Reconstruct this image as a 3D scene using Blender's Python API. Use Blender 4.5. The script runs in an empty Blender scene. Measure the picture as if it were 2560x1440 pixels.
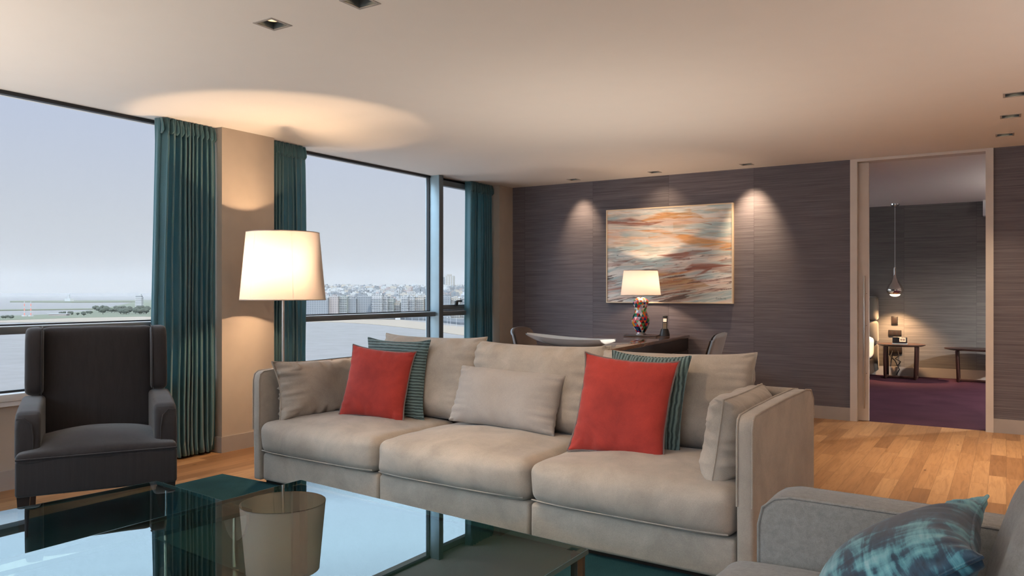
import bpy, bmesh, math, random
import numpy as np
from mathutils import Vector, Matrix, noise
random.seed(7)
C = bpy.context.scene.collection
PI = math.pi
R = math.radians
H = 2.466            # ceiling height
# ------------------------------------------------------------------ helpers
def tag(o, label=None, cat=None, group=None, kind=None):
    if label: o['label'] = label
    if cat: o['category'] = cat
    if group: o['group'] = group
    if kind: o['kind'] = kind
    return o
def thing(name, label, cat, loc=(0, 0, 0), rz=0, group=None):
    o = bpy.data.objects.new(name, None); C.objects.link(o)
    o.empty_display_size = .1
    o.location = loc; o.rotation_euler = (0, 0, rz)
    return tag(o, label, cat, group)
def link(name, me, parent=None, mat=None, smooth=True):
    o = bpy.data.objects.new(name, me); C.objects.link(o)
    if parent: o.parent = parent
    if mat:
        me.materials.clear(); me.materials.append(mat)
    if smooth and len(me.polygons):
        me.polygons.foreach_set('use_smooth', [True] * len(me.polygons))
    return o
def mesh(verts, faces):
    me = bpy.data.meshes.new('m'); me.from_pydata([tuple(v) for v in verts], [], faces); me.update(); return me
def weighted(o, ang=35):
    # keep hard edges crisp on bevelled shapes
    bm = bmesh.new(); bm.from_mesh(o.data)
    for e in bm.edges:
        e.smooth = not (len(e.link_faces) == 2 and e.calc_face_angle(0) > R(ang))
    bm.to_mesh(o.data); bm.free()
    return o
class MB:
    """collects boxes, tubes and lathes into one bmesh, built as ONE object"""
    def __init__(s): s.bm = bmesh.new()
    def _m(s, geom, M):
        bmesh.ops.transform(s.bm, matrix=M, verts=geom)
    def box(s, x0, x1, y0, y1, z0, z1, bev=0, seg=2, M=None):
        t = bmesh.new(); r = bmesh.ops.create_cube(t, size=1)
        bmesh.ops.scale(t, vec=(abs(x1 - x0), abs(y1 - y0), abs(z1 - z0)), verts=t.verts)
        bmesh.ops.translate(t, vec=((x0 + x1) / 2, (y0 + y1) / 2, (z0 + z1) / 2), verts=t.verts)
        if bev: bmesh.ops.bevel(t, geom=t.edges[:], offset=bev, segments=seg, profile=.5, affect='EDGES')
        if M is not None: bmesh.ops.transform(t, matrix=M, verts=t.verts)
        s.add(t); return s
    def add(s, t):
        me = bpy.data.meshes.new('t'); t.to_mesh(me); t.free(); s.bm.from_mesh(me); bpy.data.meshes.remove(me)
    def poly(s, verts, faces):
        vs = [s.bm.verts.new(v) for v in verts]
        for f in faces: s.bm.faces.new([vs[i] for i in f])
        return s
    def prism(s, pts, z0, z1, bev=0):
        t = bmesh.new()
        b = [t.verts.new((p[0], p[1], z0)) for p in pts]; u = [t.verts.new((p[0], p[1], z1)) for p in pts]
        n = len(pts)
        t.faces.new(b[::-1]); t.faces.new(u)
        for i in range(n): t.faces.new((b[i], b[(i + 1) % n], u[(i + 1) % n], u[i]))
        if bev: bmesh.ops.bevel(t, geom=t.edges[:], offset=bev, segments=2, profile=.5, affect='EDGES')
        s.add(t); return s
    def tube(s, pts, rad, seg=10, closed=False, caps=True):
        pts = [Vector(p) for p in pts]; n = len(pts)
        if not hasattr(rad, '__len__'): rad = [rad] * n
        rings = []; up = None
        for i, p in enumerate(pts):
            a = pts[(i - 1) % n] if (closed or i > 0) else p; b = pts[(i + 1) % n] if (closed or i < n - 1) else p
            d = (b - a).normalized()
            if up is None: up = Vector((0, 0, 1)) if abs(d.z) < .9 else Vector((1, 0, 0))
            q = d.cross(up)
            if q.length < 1e-6: q = d.orthogonal()
            q.normalize(); up = q.cross(d).normalized()
            rings.append([s.bm.verts.new(p + rad[i] * (math.cos(2 * PI * k / seg) * q + math.sin(2 * PI * k / seg) * up)) for k in range(seg)])
        for i in range(n if closed else n - 1):
            A, B = rings[i], rings[(i + 1) % n]
            for k in range(seg): s.bm.faces.new((A[k], A[(k + 1) % seg], B[(k + 1) % seg], B[k]))
        if caps and not closed:
            s.bm.faces.new(rings[0][::-1]); s.bm.faces.new(rings[-1])
        return s
    def lathe(s, prof, seg=32, c=(0, 0, 0), close=False):
        rings = []
        for r, z in prof:
            if r < 1e-5: rings.append([s.bm.verts.new((c[0], c[1], c[2] + z))])
            else: rings.append([s.bm.verts.new((c[0] + r * math.cos(2 * PI * k / seg), c[1] + r * math.sin(2 * PI * k / seg), c[2] + z)) for k in range(seg)])
        for A, B in zip(rings, rings[1:]):
            for k in range(seg):
                k2 = (k + 1) % seg
                if len(A) == 1 and len(B) > 1: s.bm.faces.new((A[0], B[k2], B[k]))
                elif len(B) == 1 and len(A) > 1: s.bm.faces.new((A[k], A[k2], B[0]))
                elif len(A) > 1: s.bm.faces.new((A[k], A[k2], B[k2], B[k]))
        return s
    def build(s, name, mat, parent=None, smooth=True, ang=35, fix=True):
        if fix: bmesh.ops.recalc_face_normals(s.bm, faces=s.bm.faces[:])
        me = bpy.data.meshes.new(name); s.bm.to_mesh(me); s.bm.free()
        o = link(name, me, parent, mat, smooth)
        if smooth: weighted(o, ang)
        return o
def box_obj(name, x0, x1, y0, y1, z0, z1, mat, parent=None, bev=0):
    return MB().box(x0, x1, y0, y1, z0, z1, bev).build(name, mat, parent, smooth=bool(bev))
def struct(o): o['kind'] = 'structure'; return o

# ------------------------------------------------------------------ materials
MATS = {}
class NT:
    def __init__(s, name):
        s.m = bpy.data.materials.new(name); s.m.use_nodes = True; s.t = s.m.node_tree
        s.p = s.t.nodes['Principled BSDF']; s.o = s.t.nodes['Material Output']
        MATS[name] = s.m
    def n(s, typ, **kw):
        nd = s.t.nodes.new(typ)
        for k, v in kw.items():
            if k.startswith('i_'):
                nd.inputs[k[2:].replace('_', ' ')].default_value = v
            else: setattr(nd, k, v)
        return nd
    def l(s, a, b): s.t.links.new(a, b)
    def coord(s, kind='Object', scale=(1, 1, 1), rot=(0, 0, 0)):
        tc = s.n('ShaderNodeTexCoord'); mp = s.n('ShaderNodeMapping')
        mp.inputs['Scale'].default_value = scale; mp.inputs['Rotation'].default_value = rot
        s.l(tc.outputs[kind], mp.inputs['Vector']); return mp.outputs['Vector']
    def noise(s, vec, scale, detail=3, rough=.5, dist=0):
        nd = s.n('ShaderNodeTexNoise'); nd.inputs['Scale'].default_value = scale; nd.inputs['Detail'].default_value = detail
        nd.inputs['Roughness'].default_value = rough; nd.inputs['Distortion'].default_value = dist
        s.l(vec, nd.inputs['Vector']); return nd.outputs['Fac']
    def ramp(s, fac, stops):
        nd = s.n('ShaderNodeValToRGB'); e = nd.color_ramp.elements
        e[0].position, e[0].color = stops[0][0], (*stops[0][1], 1)
        e[1].position, e[1].color = stops[-1][0], (*stops[-1][1], 1)
        for p, c in stops[1:-1]:
            x = e.new(p); x.color = (*c, 1)
        s.l(fac, nd.inputs['Fac']); return nd.outputs['Color']
    def math(s, op, a, b=None, c=None):
        nd = s.n('ShaderNodeMath', operation=op)
        for i, v in enumerate((a, b, c)):
            if v is None: continue
            if isinstance(v, (int, float)): nd.inputs[i].default_value = v
            else: s.l(v, nd.inputs[i])
        return nd.outputs[0]
    def mix(s, fac, a, b, mode='MIX'):
        nd = s.n('ShaderNodeMix', data_type='RGBA', blend_type=mode)
        for sock, v in ((nd.inputs[0], fac), (nd.inputs[6], a), (nd.inputs[7], b)):
            if isinstance(v, (int, float)): sock.default_value = v
            elif isinstance(v, tuple): sock.default_value = (*v, 1)
            else: s.l(v, sock)
        return nd.outputs[2]
    def bump(s, h, strength=.2, dist=.01, prev=None):
        nd = s.n('ShaderNodeBump'); nd.inputs['Strength'].default_value = strength; nd.inputs['Distance'].default_value = dist
        s.l(h, nd.inputs['Height'])
        if prev: s.l(prev, nd.inputs['Normal'])
        s.l(nd.outputs['Normal'], s.p.inputs['Normal']); return nd.outputs['Normal']
    def set(s, **kw):
        for k, v in kw.items():
            k = k.replace('_', ' ')
            if isinstance(v, (int, float)): s.p.inputs[k].default_value = v
            elif isinstance(v, tuple): s.p.inputs[k].default_value = (*v, 1) if len(v) == 3 else v
            else: s.l(v, s.p.inputs[k])
        return s
def plain(name, col, rough=.5, metal=0, var=.04, **kw):
    m = NT(name); m.set(Base_Color=col, Roughness=rough, Metallic=metal, **kw)
    v = m.coord(); f = m.noise(v, 6, 2)
    c = m.ramp(f, [(.3, tuple(x * (1 - var) for x in col)), (.7, tuple(min(1, x * (1 + var)) for x in col))])
    m.set(Base_Color=c)
    return m.m
def fabric(name, col, var=.12, mott=3., weave=420, sheen=.25, rough=.85, stretch=(1, 1, 1), bump=.12, dark=None):
    m = NT(name)
    v = m.coord(scale=stretch)
    big = m.noise(v, mott, 5, .65, .4); fine = m.noise(v, weave, 2, .6)
    lo = dark or tuple(x * (1 - var) for x in col); hi = tuple(min(1, x * (1 + var)) for x in col)
    c = m.ramp(big, [(.3, lo), (.7, hi)])
    c2 = m.ramp(fine, [(.3, (.82, .82, .82)), (.7, (1.1, 1.1, 1.1))])
    m.set(Base_Color=m.mix(.8, c, c2, 'MULTIPLY'), Roughness=rough, Sheen_Weight=sheen, Sheen_Roughness=.4)
    m.bump(fine, bump, .002)
    return m.m

M_ceiling = plain('ceiling_paint', (.86, .82, .775), .9, var=.006)
M_wall = plain('beige_wall_covering', (.49, .42, .35), .85)
M_trim = plain('painted_trim', (.66, .60, .55), .55)
M_base = plain('skirting_paint', (.40, .365, .34), .5)
M_sill = plain('white_window_board', (.90, .90, .90), .4)
M_frame = plain('window_frame_metal', (.15, .18, .20), .35, .3)
M_frame_skylit = plain('window_mullion_metal', (.34, .46, .52), .4, .2)  # paler and bluer than the frame: skylight on the mullion put into the colour
M_gasket = plain('black_gasket', (.012, .014, .018), .5)
M_black = plain('black_plastic', (.015, .015, .016), .4)
M_white = plain('white_lacquer', (.72, .76, .78), .25)
M_chrome = plain('polished_chrome', (.8, .8, .8), .12, 1)
M_steel = plain('brushed_steel', (.55, .52, .5), .3, 1)
M_cream = plain('cream_picture_frame', (.80, .66, .48), .45)
M_darkwood = plain('dark_stained_wood', (.022, .014, .012), .35)

def grasscloth(name, a, b, seam=.9):
    m = NT(name)
    tc = m.n('ShaderNodeTexCoord'); sp = m.n('ShaderNodeSeparateXYZ'); m.l(tc.outputs['Object'], sp.inputs[0])
    panel = m.math('FLOOR', m.math('DIVIDE', m.math('ADD', sp.outputs['X'], 20.15), seam))
    fr = m.math('FRACT', m.math('DIVIDE', m.math('ADD', sp.outputs['X'], 20.15), seam))
    cb = m.n('ShaderNodeCombineXYZ')
    m.l(m.math('MULTIPLY', sp.outputs['X'], 2.2), cb.inputs[0]); m.l(m.math('MULTIPLY', panel, 3.7), cb.inputs[1])
    m.l(m.math('ADD', m.math('MULTIPLY', sp.outputs['Z'], 190.), m.math('MULTIPLY', panel, 37.1)), cb.inputs[2])
    f = m.noise(cb.outputs[0], 1.0, 3, .6)
    cb2 = m.n('ShaderNodeCombineXYZ')
    m.l(m.math('MULTIPLY', sp.outputs['X'], 1.2), cb2.inputs[0]); m.l(m.math('MULTIPLY', panel, 5.3), cb2.inputs[1])
    m.l(m.math('MULTIPLY', sp.outputs['Z'], 42.), cb2.inputs[2])
    g = m.noise(cb2.outputs[0], 1.0, 4, .7)
    c = m.ramp(m.math('ADD', m.math('MULTIPLY', f, .6), m.math('MULTIPLY', g, .4)), [(.36, a), (.64, b)])
    wn = m.n('ShaderNodeTexWhiteNoise', noise_dimensions='1D'); m.l(panel, wn.inputs['W'])
    tone = m.ramp(wn.outputs['Value'], [(0, (.88, .88, .88)), (1, (1.08, 1.08, 1.08))])
    sm = m.ramp(m.math('ABSOLUTE', m.math('SUBTRACT', fr, .5)), [(.494, (1, 1, 1)), (.499, (.75, .75, .75))])
    m.set(Base_Color=m.mix(1., m.mix(1., c, tone, 'MULTIPLY'), sm, 'MULTIPLY'), Roughness=.62, Sheen_Weight=.15)
    m.bump(f, .35, .004)
    return m.m
M_paper = grasscloth('purple_grey_grasscloth', (.085, .075, .088), (.190, .170, .192))
M_paper2 = grasscloth('grey_grasscloth', (.095, .088, .085), (.21, .195, .185))

def oak():
    m = NT('oak_strip_floor')
    tc = m.n('ShaderNodeTexCoord'); sp = m.n('ShaderNodeSeparateXYZ'); m.l(tc.outputs['Object'], sp.inputs[0])
    W = .098
    u = m.math('DIVIDE', sp.outputs['X'], W); row = m.math('FLOOR', u)
    w1 = m.n('ShaderNodeTexWhiteNoise', noise_dimensions='1D'); m.l(row, w1.inputs['W'])
    v = m.math('ADD', m.math('DIVIDE', sp.outputs['Y'], .78), m.math('MULTIPLY', w1.outputs['Value'], 7.3)); col = m.math('FLOOR', v)
    cb = m.n('ShaderNodeCombineXYZ'); m.l(row, cb.inputs[0]); m.l(col, cb.inputs[1])
    w2 = m.n('ShaderNodeTexWhiteNoise', noise_dimensions='2D'); m.l(cb.outputs[0], w2.inputs['Vector'])
    base = m.ramp(w2.outputs['Value'], [(0, (.265, .135, .06)), (.35, (.37, .20, .092)), (.7, (.42, .235, .11)), (1, (.49, .29, .145))])
    cg = m.n('ShaderNodeCombineXYZ'); m.l(m.math('MULTIPLY', sp.outputs['X'], 22), cg.inputs[0])
    m.l(m.math('ADD', m.math('MULTIPLY', sp.outputs['Y'], 1.6), m.math('MULTIPLY', w2.outputs['Value'], 50)), cg.inputs[1]); m.l(col, cg.inputs[2])
    gr = m.noise(cg.outputs[0], 1.5, 6, .62, 1.2)
    grain = m.ramp(gr, [(.3, (.72, .68, .62)), (.55, (1, 1, 1)), (.8, (1.12, 1.1, 1.05))])
    kn = m.n('ShaderNodeTexVoronoi'); kn.inputs['Scale'].default_value = 2.6; mp = m.coord(scale=(1.6, .8, 1)); m.l(mp, kn.inputs['Vector'])
    knot = m.ramp(kn.outputs['Distance'], [(.02, (.25, .18, .14)), (.05, (1, 1, 1))])
    gx = m.math('ABSOLUTE', m.math('SUBTRACT', m.math('FRACT', u), .5)); gy = m.math('ABSOLUTE', m.math('SUBTRACT', m.math('FRACT', v), .5))
    gap = m.math('MAXIMUM', m.math('GREATER_THAN', gx, .488), m.math('GREATER_THAN', gy, .4975))
    c = m.mix(1., m.mix(1., base, grain, 'MULTIPLY'), knot, 'MULTIPLY')
    m.set(Base_Color=m.mix(m.math('MULTIPLY', gap, .55), c, (.09, .045, .02)), Roughness=.42)
    m.bump(m.math('ADD', m.math('MULTIPLY', gr, .2), m.math('MULTIPLY', gap, -1)), .12, .002)
    return m.m
M_oak = oak()
def carpet(name, a, b, sc=500):
    m = NT(name); v = m.coord(); f = m.noise(v, sc, 2, .7); g = m.noise(v, 3, 4)
    m.set(Base_Color=m.mix(.5, m.ramp(f, [(.3, a), (.7, b)]), m.ramp(g, [(.3, a), (.7, b)])), Roughness=1., Specular_IOR_Level=.1)
    m.bump(f, .5, .006); return m.m
M_purple = carpet('purple_carpet', (.042, .014, .026), (.078, .030, .050))
M_rug = carpet('teal_rug_pile', (.006, .03, .038), (.03, .10, .115), 260)

M_sofa = fabric('greige_sofa_velvet', (.45, .39, .325), .13, 5., 380, .2, dark=(.36, .31, .26))
M_lumbar = fabric('pale_grey_pillow_cloth', (.41, .37, .335), .07, 6., 420, .2)
M_sofa2 = fabric('grey_melange_wool', (.25, .235, .215), .15, 60., 380, .2, bump=.25)
M_red = fabric('rust_red_velvet', (.43, .040, .027), .16, 5., 420, .25, dark=(.31, .027, .02))
M_redpipe = fabric('grey_piping_cord', (.20, .15, .14), .1, 8.)
M_arm = fabric('charcoal_slub_cloth', (.021, .0175, .019), .22, 8., 500, .3, stretch=(6, 6, .35), bump=.2)
M_curtain = fabric('teal_velvet_curtain', (.09, .195, .225), .12, 2.5, 200, .8, rough=.6)
M_head = fabric('pale_headboard_cloth', (.10, .09, .08), .08, 6.)
M_bedding = fabric('white_bedding', (.70, .69, .68), .04, 4.)
M_chairshell = fabric('taupe_chair_leather', (.16, .12, .10), .1, 6., 300, .1, rough=.5)
M_chairgrey = plain('grey_chair_rim', (.30, .31, .33), .45)

def curtain_cloth():
    m = M_curtain; nt = m.node_tree; p = nt.nodes['Principled BSDF']; t = nt.nodes.new('ShaderNodeBsdfTranslucent'); t.inputs['Color'].default_value = (.25, .72, .80, 1)
    mx = nt.nodes.new('ShaderNodeMixShader'); mx.inputs[0].default_value = .27
    nt.links.new(p.outputs[0], mx.inputs[1]); nt.links.new(t.outputs[0], mx.inputs[2]); nt.links.new(mx.outputs[0], nt.nodes['Material Output'].inputs['Surface'])
curtain_cloth()
def ribbed():
    m = NT('teal_ribbed_pillow_cloth'); v = m.coord()
    w = m.n('ShaderNodeTexWave', wave_type='BANDS', bands_direction='Z'); w.inputs['Scale'].default_value = 17
    w.inputs['Distortion'].default_value = 1.3; w.inputs['Detail'].default_value = 3; w.inputs['Detail Scale'].default_value = 2
    m.l(v, w.inputs['Vector']); f = m.noise(v, 300, 2)
    c = m.ramp(w.outputs['Fac'], [(.15, (.035, .065, .065)), (.45, (.10, .165, .17)), (.9, (.15, .24, .24))])
    m.set(Base_Color=c, Roughness=.8, Sheen_Weight=.3); m.bump(w.outputs['Fac'], .8, .006)
    return m.m
M_rib = ribbed()
def ribbed_v():
    m = NT('teal_corded_pillow_cloth'); v = m.coord()
    w = m.n('ShaderNodeTexWave', wave_type='BANDS', bands_direction='X'); w.inputs['Scale'].default_value = 17
    w.inputs['Distortion'].default_value = 1.3; w.inputs['Detail'].default_value = 3; w.inputs['Detail Scale'].default_value = 2
    m.l(v, w.inputs['Vector'])
    c = m.ramp(w.outputs['Fac'], [(.15, (.03, .06, .06)), (.45, (.10, .17, .17)), (.9, (.16, .25, .245))])
    m.set(Base_Color=c, Roughness=.8, Sheen_Weight=.3); m.bump(w.outputs['Fac'], .8, .006)
    return m.m
M_ribv = ribbed_v()
def tiedye():
    m = NT('blue_brushstroke_pillow_print'); v = m.coord(scale=(1, 1, 1), rot=(0, .15, 0))
    a = m.noise(m.coord(scale=(1, 1, 5)), 5.5, 5, .6, .5); b = m.noise(m.coord(scale=(5, 1, 1)), 6, 5, .6, .4); g = m.noise(v, 4.2, 3, .5)
    s = m.math('ADD', m.math('MULTIPLY', a, .36), m.math('ADD', m.math('MULTIPLY', b, .24), m.math('MULTIPLY', g, .4)))
    c = m.ramp(s, [(.44, (.004, .016, .035)), (.485, (.01, .05, .085)), (.51, (.045, .17, .21)), (.55, (.12, .32, .36)), (.64, (.34, .50, .52))])
    m.set(Base_Color=c, Roughness=.5, Sheen_Weight=.15); m.bump(a, .1, .003)
    return m.m
M_tie = tiedye()
def glass_pane():
    m = NT('window_glass'); t = m.n('ShaderNodeBsdfTransparent'); g = m.n('ShaderNodeBsdfGlossy'); g.inputs['Roughness'].default_value = 0
    t.inputs['Color'].default_value = (.97, .985, .99, 1)
    lw = m.n('ShaderNodeLayerWeight'); lw.inputs['Blend'].default_value = .12
    mx = m.n('ShaderNodeMixShader'); m.l(m.math('MULTIPLY', lw.outputs['Fresnel'], .35), mx.inputs[0]); m.l(t.outputs[0], mx.inputs[1]); m.l(g.outputs[0], mx.inputs[2])
    m.l(mx.outputs[0], m.o.inputs['Surface']); return m.m
M_glass = glass_pane()
def table_glass(name, tint, ior, rough=0.0, gl=(.86, .96, 1.0)):
    m = NT(name); t = m.n('ShaderNodeBsdfTransparent'); t.inputs['Color'].default_value = (*tint, 1)
    g = m.n('ShaderNodeBsdfGlossy'); g.inputs['Roughness'].default_value = rough; g.inputs['Color'].default_value = (*gl, 1)
    fr = m.n('ShaderNodeFresnel'); fr.inputs['IOR'].default_value = ior
    geo = m.n('ShaderNodeNewGeometry')
    # only the outward side mirrors, so one slab does not reflect twice
    k = m.math('MULTIPLY', fr.outputs[0], m.math('SUBTRACT', 1, geo.outputs['Backfacing']))
    mx = m.n('ShaderNodeMixShader'); m.l(k, mx.inputs[0]); m.l(t.outputs[0], mx.inputs[1]); m.l(g.outputs[0], mx.inputs[2])
    m.l(mx.outputs[0], m.o.inputs['Surface']); return m.m
M_tglass = table_glass('smoked_mirror_glass', (.64, .62, .50), 1.72)
M_tglass2 = table_glass('dark_smoked_glass', (.50, .56, .54), 1.7)
M_tedge = plain('green_glass_edge', (.05, .13, .14), .12)
def shade_mat(name, col, tr):
    m = NT(name); d = m.n('ShaderNodeBsdfDiffuse'); t = m.n('ShaderNodeBsdfTranslucent')
    v = m.coord(); f = m.noise(v, 300, 2)
    c = m.ramp(f, [(.3, tuple(x * .96 for x in col)), (.7, col)])
    m.l(c, d.inputs['Color']); t.inputs['Color'].default_value = (*tr, 1)
    mx = m.n('ShaderNodeMixShader'); mx.inputs[0].default_value = .5; m.l(d.outputs[0], mx.inputs[1]); m.l(t.outputs[0], mx.inputs[2])
    m.l(mx.outputs[0], m.o.inputs['Surface']); return m.m
M_shade = shade_mat('white_lamp_shade_cloth', (.85, .80, .74), (.29, .265, .255))
def emis(name, col, s):
    m = NT(name); m.set(Base_Color=col, Emission_Color=col, Emission_Strength=s); return m.m
M_lampglow = emis('warm_lamp_face', (1., .72, .42), 6.)
def vcol(name, rough=.5, coat=0):
    m = NT(name); a = m.n('ShaderNodeAttribute', attribute_name='Col'); m.set(Base_Color=a.outputs['Color'], Roughness=rough, Coat_Weight=coat)
    return m.m
M_paint = vcol('painted_canvas', .6)
M_mosaic = vcol('glazed_mosaic_triangles', .15, .5)
def deskwood():
    m = NT('glossy_walnut'); v = m.coord(scale=(9, 1, 9)); f = m.noise(v, 2.5, 5, .6, 1.5)
    m.set(Base_Color=m.ramp(f, [(.3, (.13, .068, .04)), (.7, (.26, .145, .085))]), Roughness=.12, Coat_Weight=.6, Coat_Roughness=.03)
    return m.m
M_desk = deskwood()

# ------------------------------------------------------------------ soft shapes
def cushion(name, W, Hh, T, mat, parent=None, pinch=.06, sag=0., wr=.006, seed=0, piping=None, pr=.005, n=40, pe=2.4, box=0., belly=0., lean=0., ear=0.):
    """pillow standing in the XZ plane, bottom edge at z=0, thickness along Y"""
    rnd = random.Random(seed); off = Vector((rnd.random() * 50, rnd.random() * 50, rnd.random() * 50))
    def outline(u, v):
        x = u * W / 2 * (1 - pinch * (1 - v * v)) ; z = v * Hh / 2 * (1 - pinch * (1 - u * u))
        c = (abs(u) * abs(v)) ** 5
        x += math.copysign(ear * c, u); z += math.copysign(ear * c, v)
        z -= sag * (1 - u * u) * (v + 1) / 2
        y = lean * (v + 1) / 2 * abs(u) ** 3
        return x, z, y
    def th(u, v):
        a = max(0, 1 - abs(u) ** pe); b = max(0, 1 - abs(v) ** pe)
        t = (a * b) ** .5
        return T / 2 * (t * (1 + belly * (-v) * .5)) + box * T / 2 * (1 if t > 0 else 0)
    verts = []; faces = []; idx = {}
    def coord(i): 
        s = -1 + 2 * i / n
        return math.sin(s * PI / 2) * .65 + s * .35
    for side in (1, -1):
        for i in range(n + 1):
            for j in range(n + 1):
                edge = i in (0, n) or j in (0, n)
                if side == -1 and edge: idx[(side, i, j)] = idx[(1, i, j)]; continue
                u, v = coord(i), coord(j); x, z, y0 = outline(u, v); t = 0 if edge else th(u, v)
                e = 1 - min(1, min(1 - abs(u), 1 - abs(v)) * 2.2)
                p = Vector((x, 0, z))
                nn = noise.noise(p * 5 + off) * wr * 2 + (noise.noise(Vector((u * (9 if abs(u) < abs(v) else 2), side, v * (9 if abs(v) <= abs(u) else 2))) + off)) * wr * 2.2 * e * (0 if edge else 1)
                idx[(side, i, j)] = len(verts)
                verts.append((x + (noise.noise(p * 8 + off) * wr * .6 if edge else 0), y0 - side * (t + (nn if t > 0 else 0)), z + Hh / 2))
    for side in (1, -1):
        for i in range(n):
            for j in range(n):
                q = [idx[(side, i, j)], idx[(side, i + 1, j)], idx[(side, i + 1, j + 1)], idx[(side, i, j + 1)]]
                faces.append(q if side == 1 else q[::-1])
    o = link(name, mesh(verts, faces), parent, mat)
    if piping:
        loop = [idx[(1, i, 0)] for i in range(n)] + [idx[(1, n, j)] for j in range(n)] + [idx[(1, i, n)] for i in range(n, 0, -1)] + [idx[(1, 0, j)] for j in range(n, 0, -1)]
        MB().tube([verts[k] for k in loop], pr, 6, closed=True).build('piping', piping, o)
    return o
def softbox(sx, sy, sz, r, crown=0., front=0., side=0., n=22, wr=.003, seed=0, dip=0.):
    """rounded upholstery block centred at the origin, returned as (verts, faces)"""
    off = Vector((seed * 3.1, seed * 1.7, seed))
    hx, hy, hz = sx / 2, sy / 2, sz / 2
    def s(i):
        a = -1 + 2 * i / n
        return math.sin(a * PI / 2) * .6 + a * .4
    pos = {}; verts = []; faces = []
    def vid(i, j, k):
        key = (i, j, k)
        if key in pos: return pos[key]
        x, y, z = s(i) * hx, s(j) * hy, s(k) * hz
        q = Vector((max(-hx + r, min(hx - r, x)), max(-hy + r, min(hy - r, y)), max(-hz + r, min(hz - r, z))))
        d = Vector((x, y, z)) - q
        p = q + d.normalized() * r if d.length > 1e-9 else q
        a, b, c = p.x / hx, p.y / hy, p.z / hz
        p = Vector(p)
        if c > 0: p.z += crown * (1 - a * a) * (1 - b * b) * c - dip * math.exp(-((a) ** 2 + b * b) * 3) * c
        if b < 0: p.y += b * front * (1 - a ** 4) * (1 - c * c)
        p.x += a * side * (1 - b * b) * (1 - c * c)
        p += Vector((a, b, c)) * noise.noise(p * 6 + off) * wr * 2
        pos[key] = len(verts); verts.append(p); return pos[key]
    for (f, g) in ((0, 1),):
        for i in range(n):
            for j in range(n):
                for k0, flip in ((0, True), (n, False)):
                    q = [vid(i, j, k0), vid(i + 1, j, k0), vid(i + 1, j + 1, k0), vid(i, j + 1, k0)]; faces.append(q[::-1] if flip else q)
                    q = [vid(k0, i, j), vid(k0, i + 1, j), vid(k0, i + 1, j + 1), vid(k0, i, j + 1)]; faces.append(q[::-1] if flip else q)
                    q = [vid(i, k0, j), vid(i + 1, k0, j), vid(i + 1, k0, j + 1), vid(i, k0, j + 1)]; faces.append(q if flip else q[::-1])
    return verts, faces
def soft_obj(name, c, s, r, mat, parent, **kw):
    v, f = softbox(*s, r, **kw); c = Vector(c)
    return link(name, mesh([p + c for p in v], f), parent, mat)

# ================================================================== THE ROOM
XW, YB, XE, YS = -5.26, 7.97, 3.0, -2.6
# downlight openings in the ceiling (x, y, half size)
HOLES = [(-2.89, 2.49, .055), (-2.35, 2.50, .055), (-4.07, 7.73, .05), (-3.10, 7.70, .05), (-2.15, 7.71, .05),
         (.045, 5.88, .055), (.025, 6.59, .055), (-.01, 7.35, .055), (-1.0, .4, .055), (-3.6, .4, .055), (1.4, 2.5, .055), (1.4, -.9, .055), (-1.5,-1.2,.055)]
def holed_slab(name, x0, x1, y0, y1, z0, z1, holes, mat):
    xs = sorted({x0, x1, *[h[0] - h[2] for h in holes], *[h[0] + h[2] for h in holes]})
    ys = sorted({y0, y1, *[h[1] - h[2] for h in holes], *[h[1] + h[2] for h in holes]})
    inside = lambda x, y: any(abs(x - h[0]) < h[2] and abs(y - h[1]) < h[2] for h in holes)
    m = MB(); V = {}
    bm = m.bm
    def v(x, y, z):
        k = (round(x, 5), round(y, 5), z)
        if k not in V: V[k] = bm.verts.new((x, y, z))
        return V[k]
    for a, b in zip(xs, xs[1:]):
        for c, d in zip(ys, ys[1:]):
            if inside((a + b) / 2, (c + d) / 2): continue
            bm.faces.new((v(a, c, z0), v(a, d, z0), v(b, d, z0), v(b, c, z0)))
            bm.faces.new((v(a, c, z1), v(b, c, z1), v(b, d, z1), v(a, d, z1)))
    for h in holes + [((x0 + x1) / 2, (y0 + y1) / 2, None)]:
        if h[2] is None: A, B, c, d = x0, x1, y0, y1
        else: A, B, c, d = h[0] - h[2], h[0] + h[2], h[1] - h[2], h[1] + h[2]
        X = [x for x in xs if A - 1e-6 <= x <= B + 1e-6]; Y = [y for y in ys if c - 1e-6 <= y <= d + 1e-6]
        for p, q in zip(X, X[1:]):
            for yy in (c, d): bm.faces.new((v(p, yy, z0), v(q, yy, z0), v(q, yy, z1), v(p, yy, z1)))
        for p, q in zip(Y, Y[1:]):
            for xx in (A, B): bm.faces.new((v(xx, p, z0), v(xx, q, z0), v(xx, q, z1), v(xx, p, z1)))
    return m.build(name, mat, None, smooth=False)
struct(holed_slab('ceiling', XW - .15, XE, YS - .1, 8.10, H, H + .16, HOLES, M_ceiling))
struct(box_obj('ceiling', XW - .15, XE, 8.10, 12.75, H, H + .16, M_ceiling))
struct(box_obj('floor', XW - .15, XE, YS - .1, 8.02, -.2, 0, M_oak))
struct(box_obj('floor', XW - .15, XE, 8.02, 12.75, -.2, -.002, M_purple))

# back wall with the doorway
DX0, DX1 = -1.247, -.094
struct(box_obj('wall_back', XW, DX0, YB, 8.10, 0, H, M_paper))
struct(box_obj('wall_back', DX1, XE, YB, 8.10, 0, H, M_paper))
struct(box_obj('wall_right', XE, XE + .2, YS - .1, 12.75, -.2, H + .16, M_ceiling))
struct(box_obj('baseboard_back', -5.02, DX0, YB - .015, YB, 0, .12, M_base))
struct(box_obj('baseboard_back', DX1, XE, YB - .015, YB, 0, .12, M_base))
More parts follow.
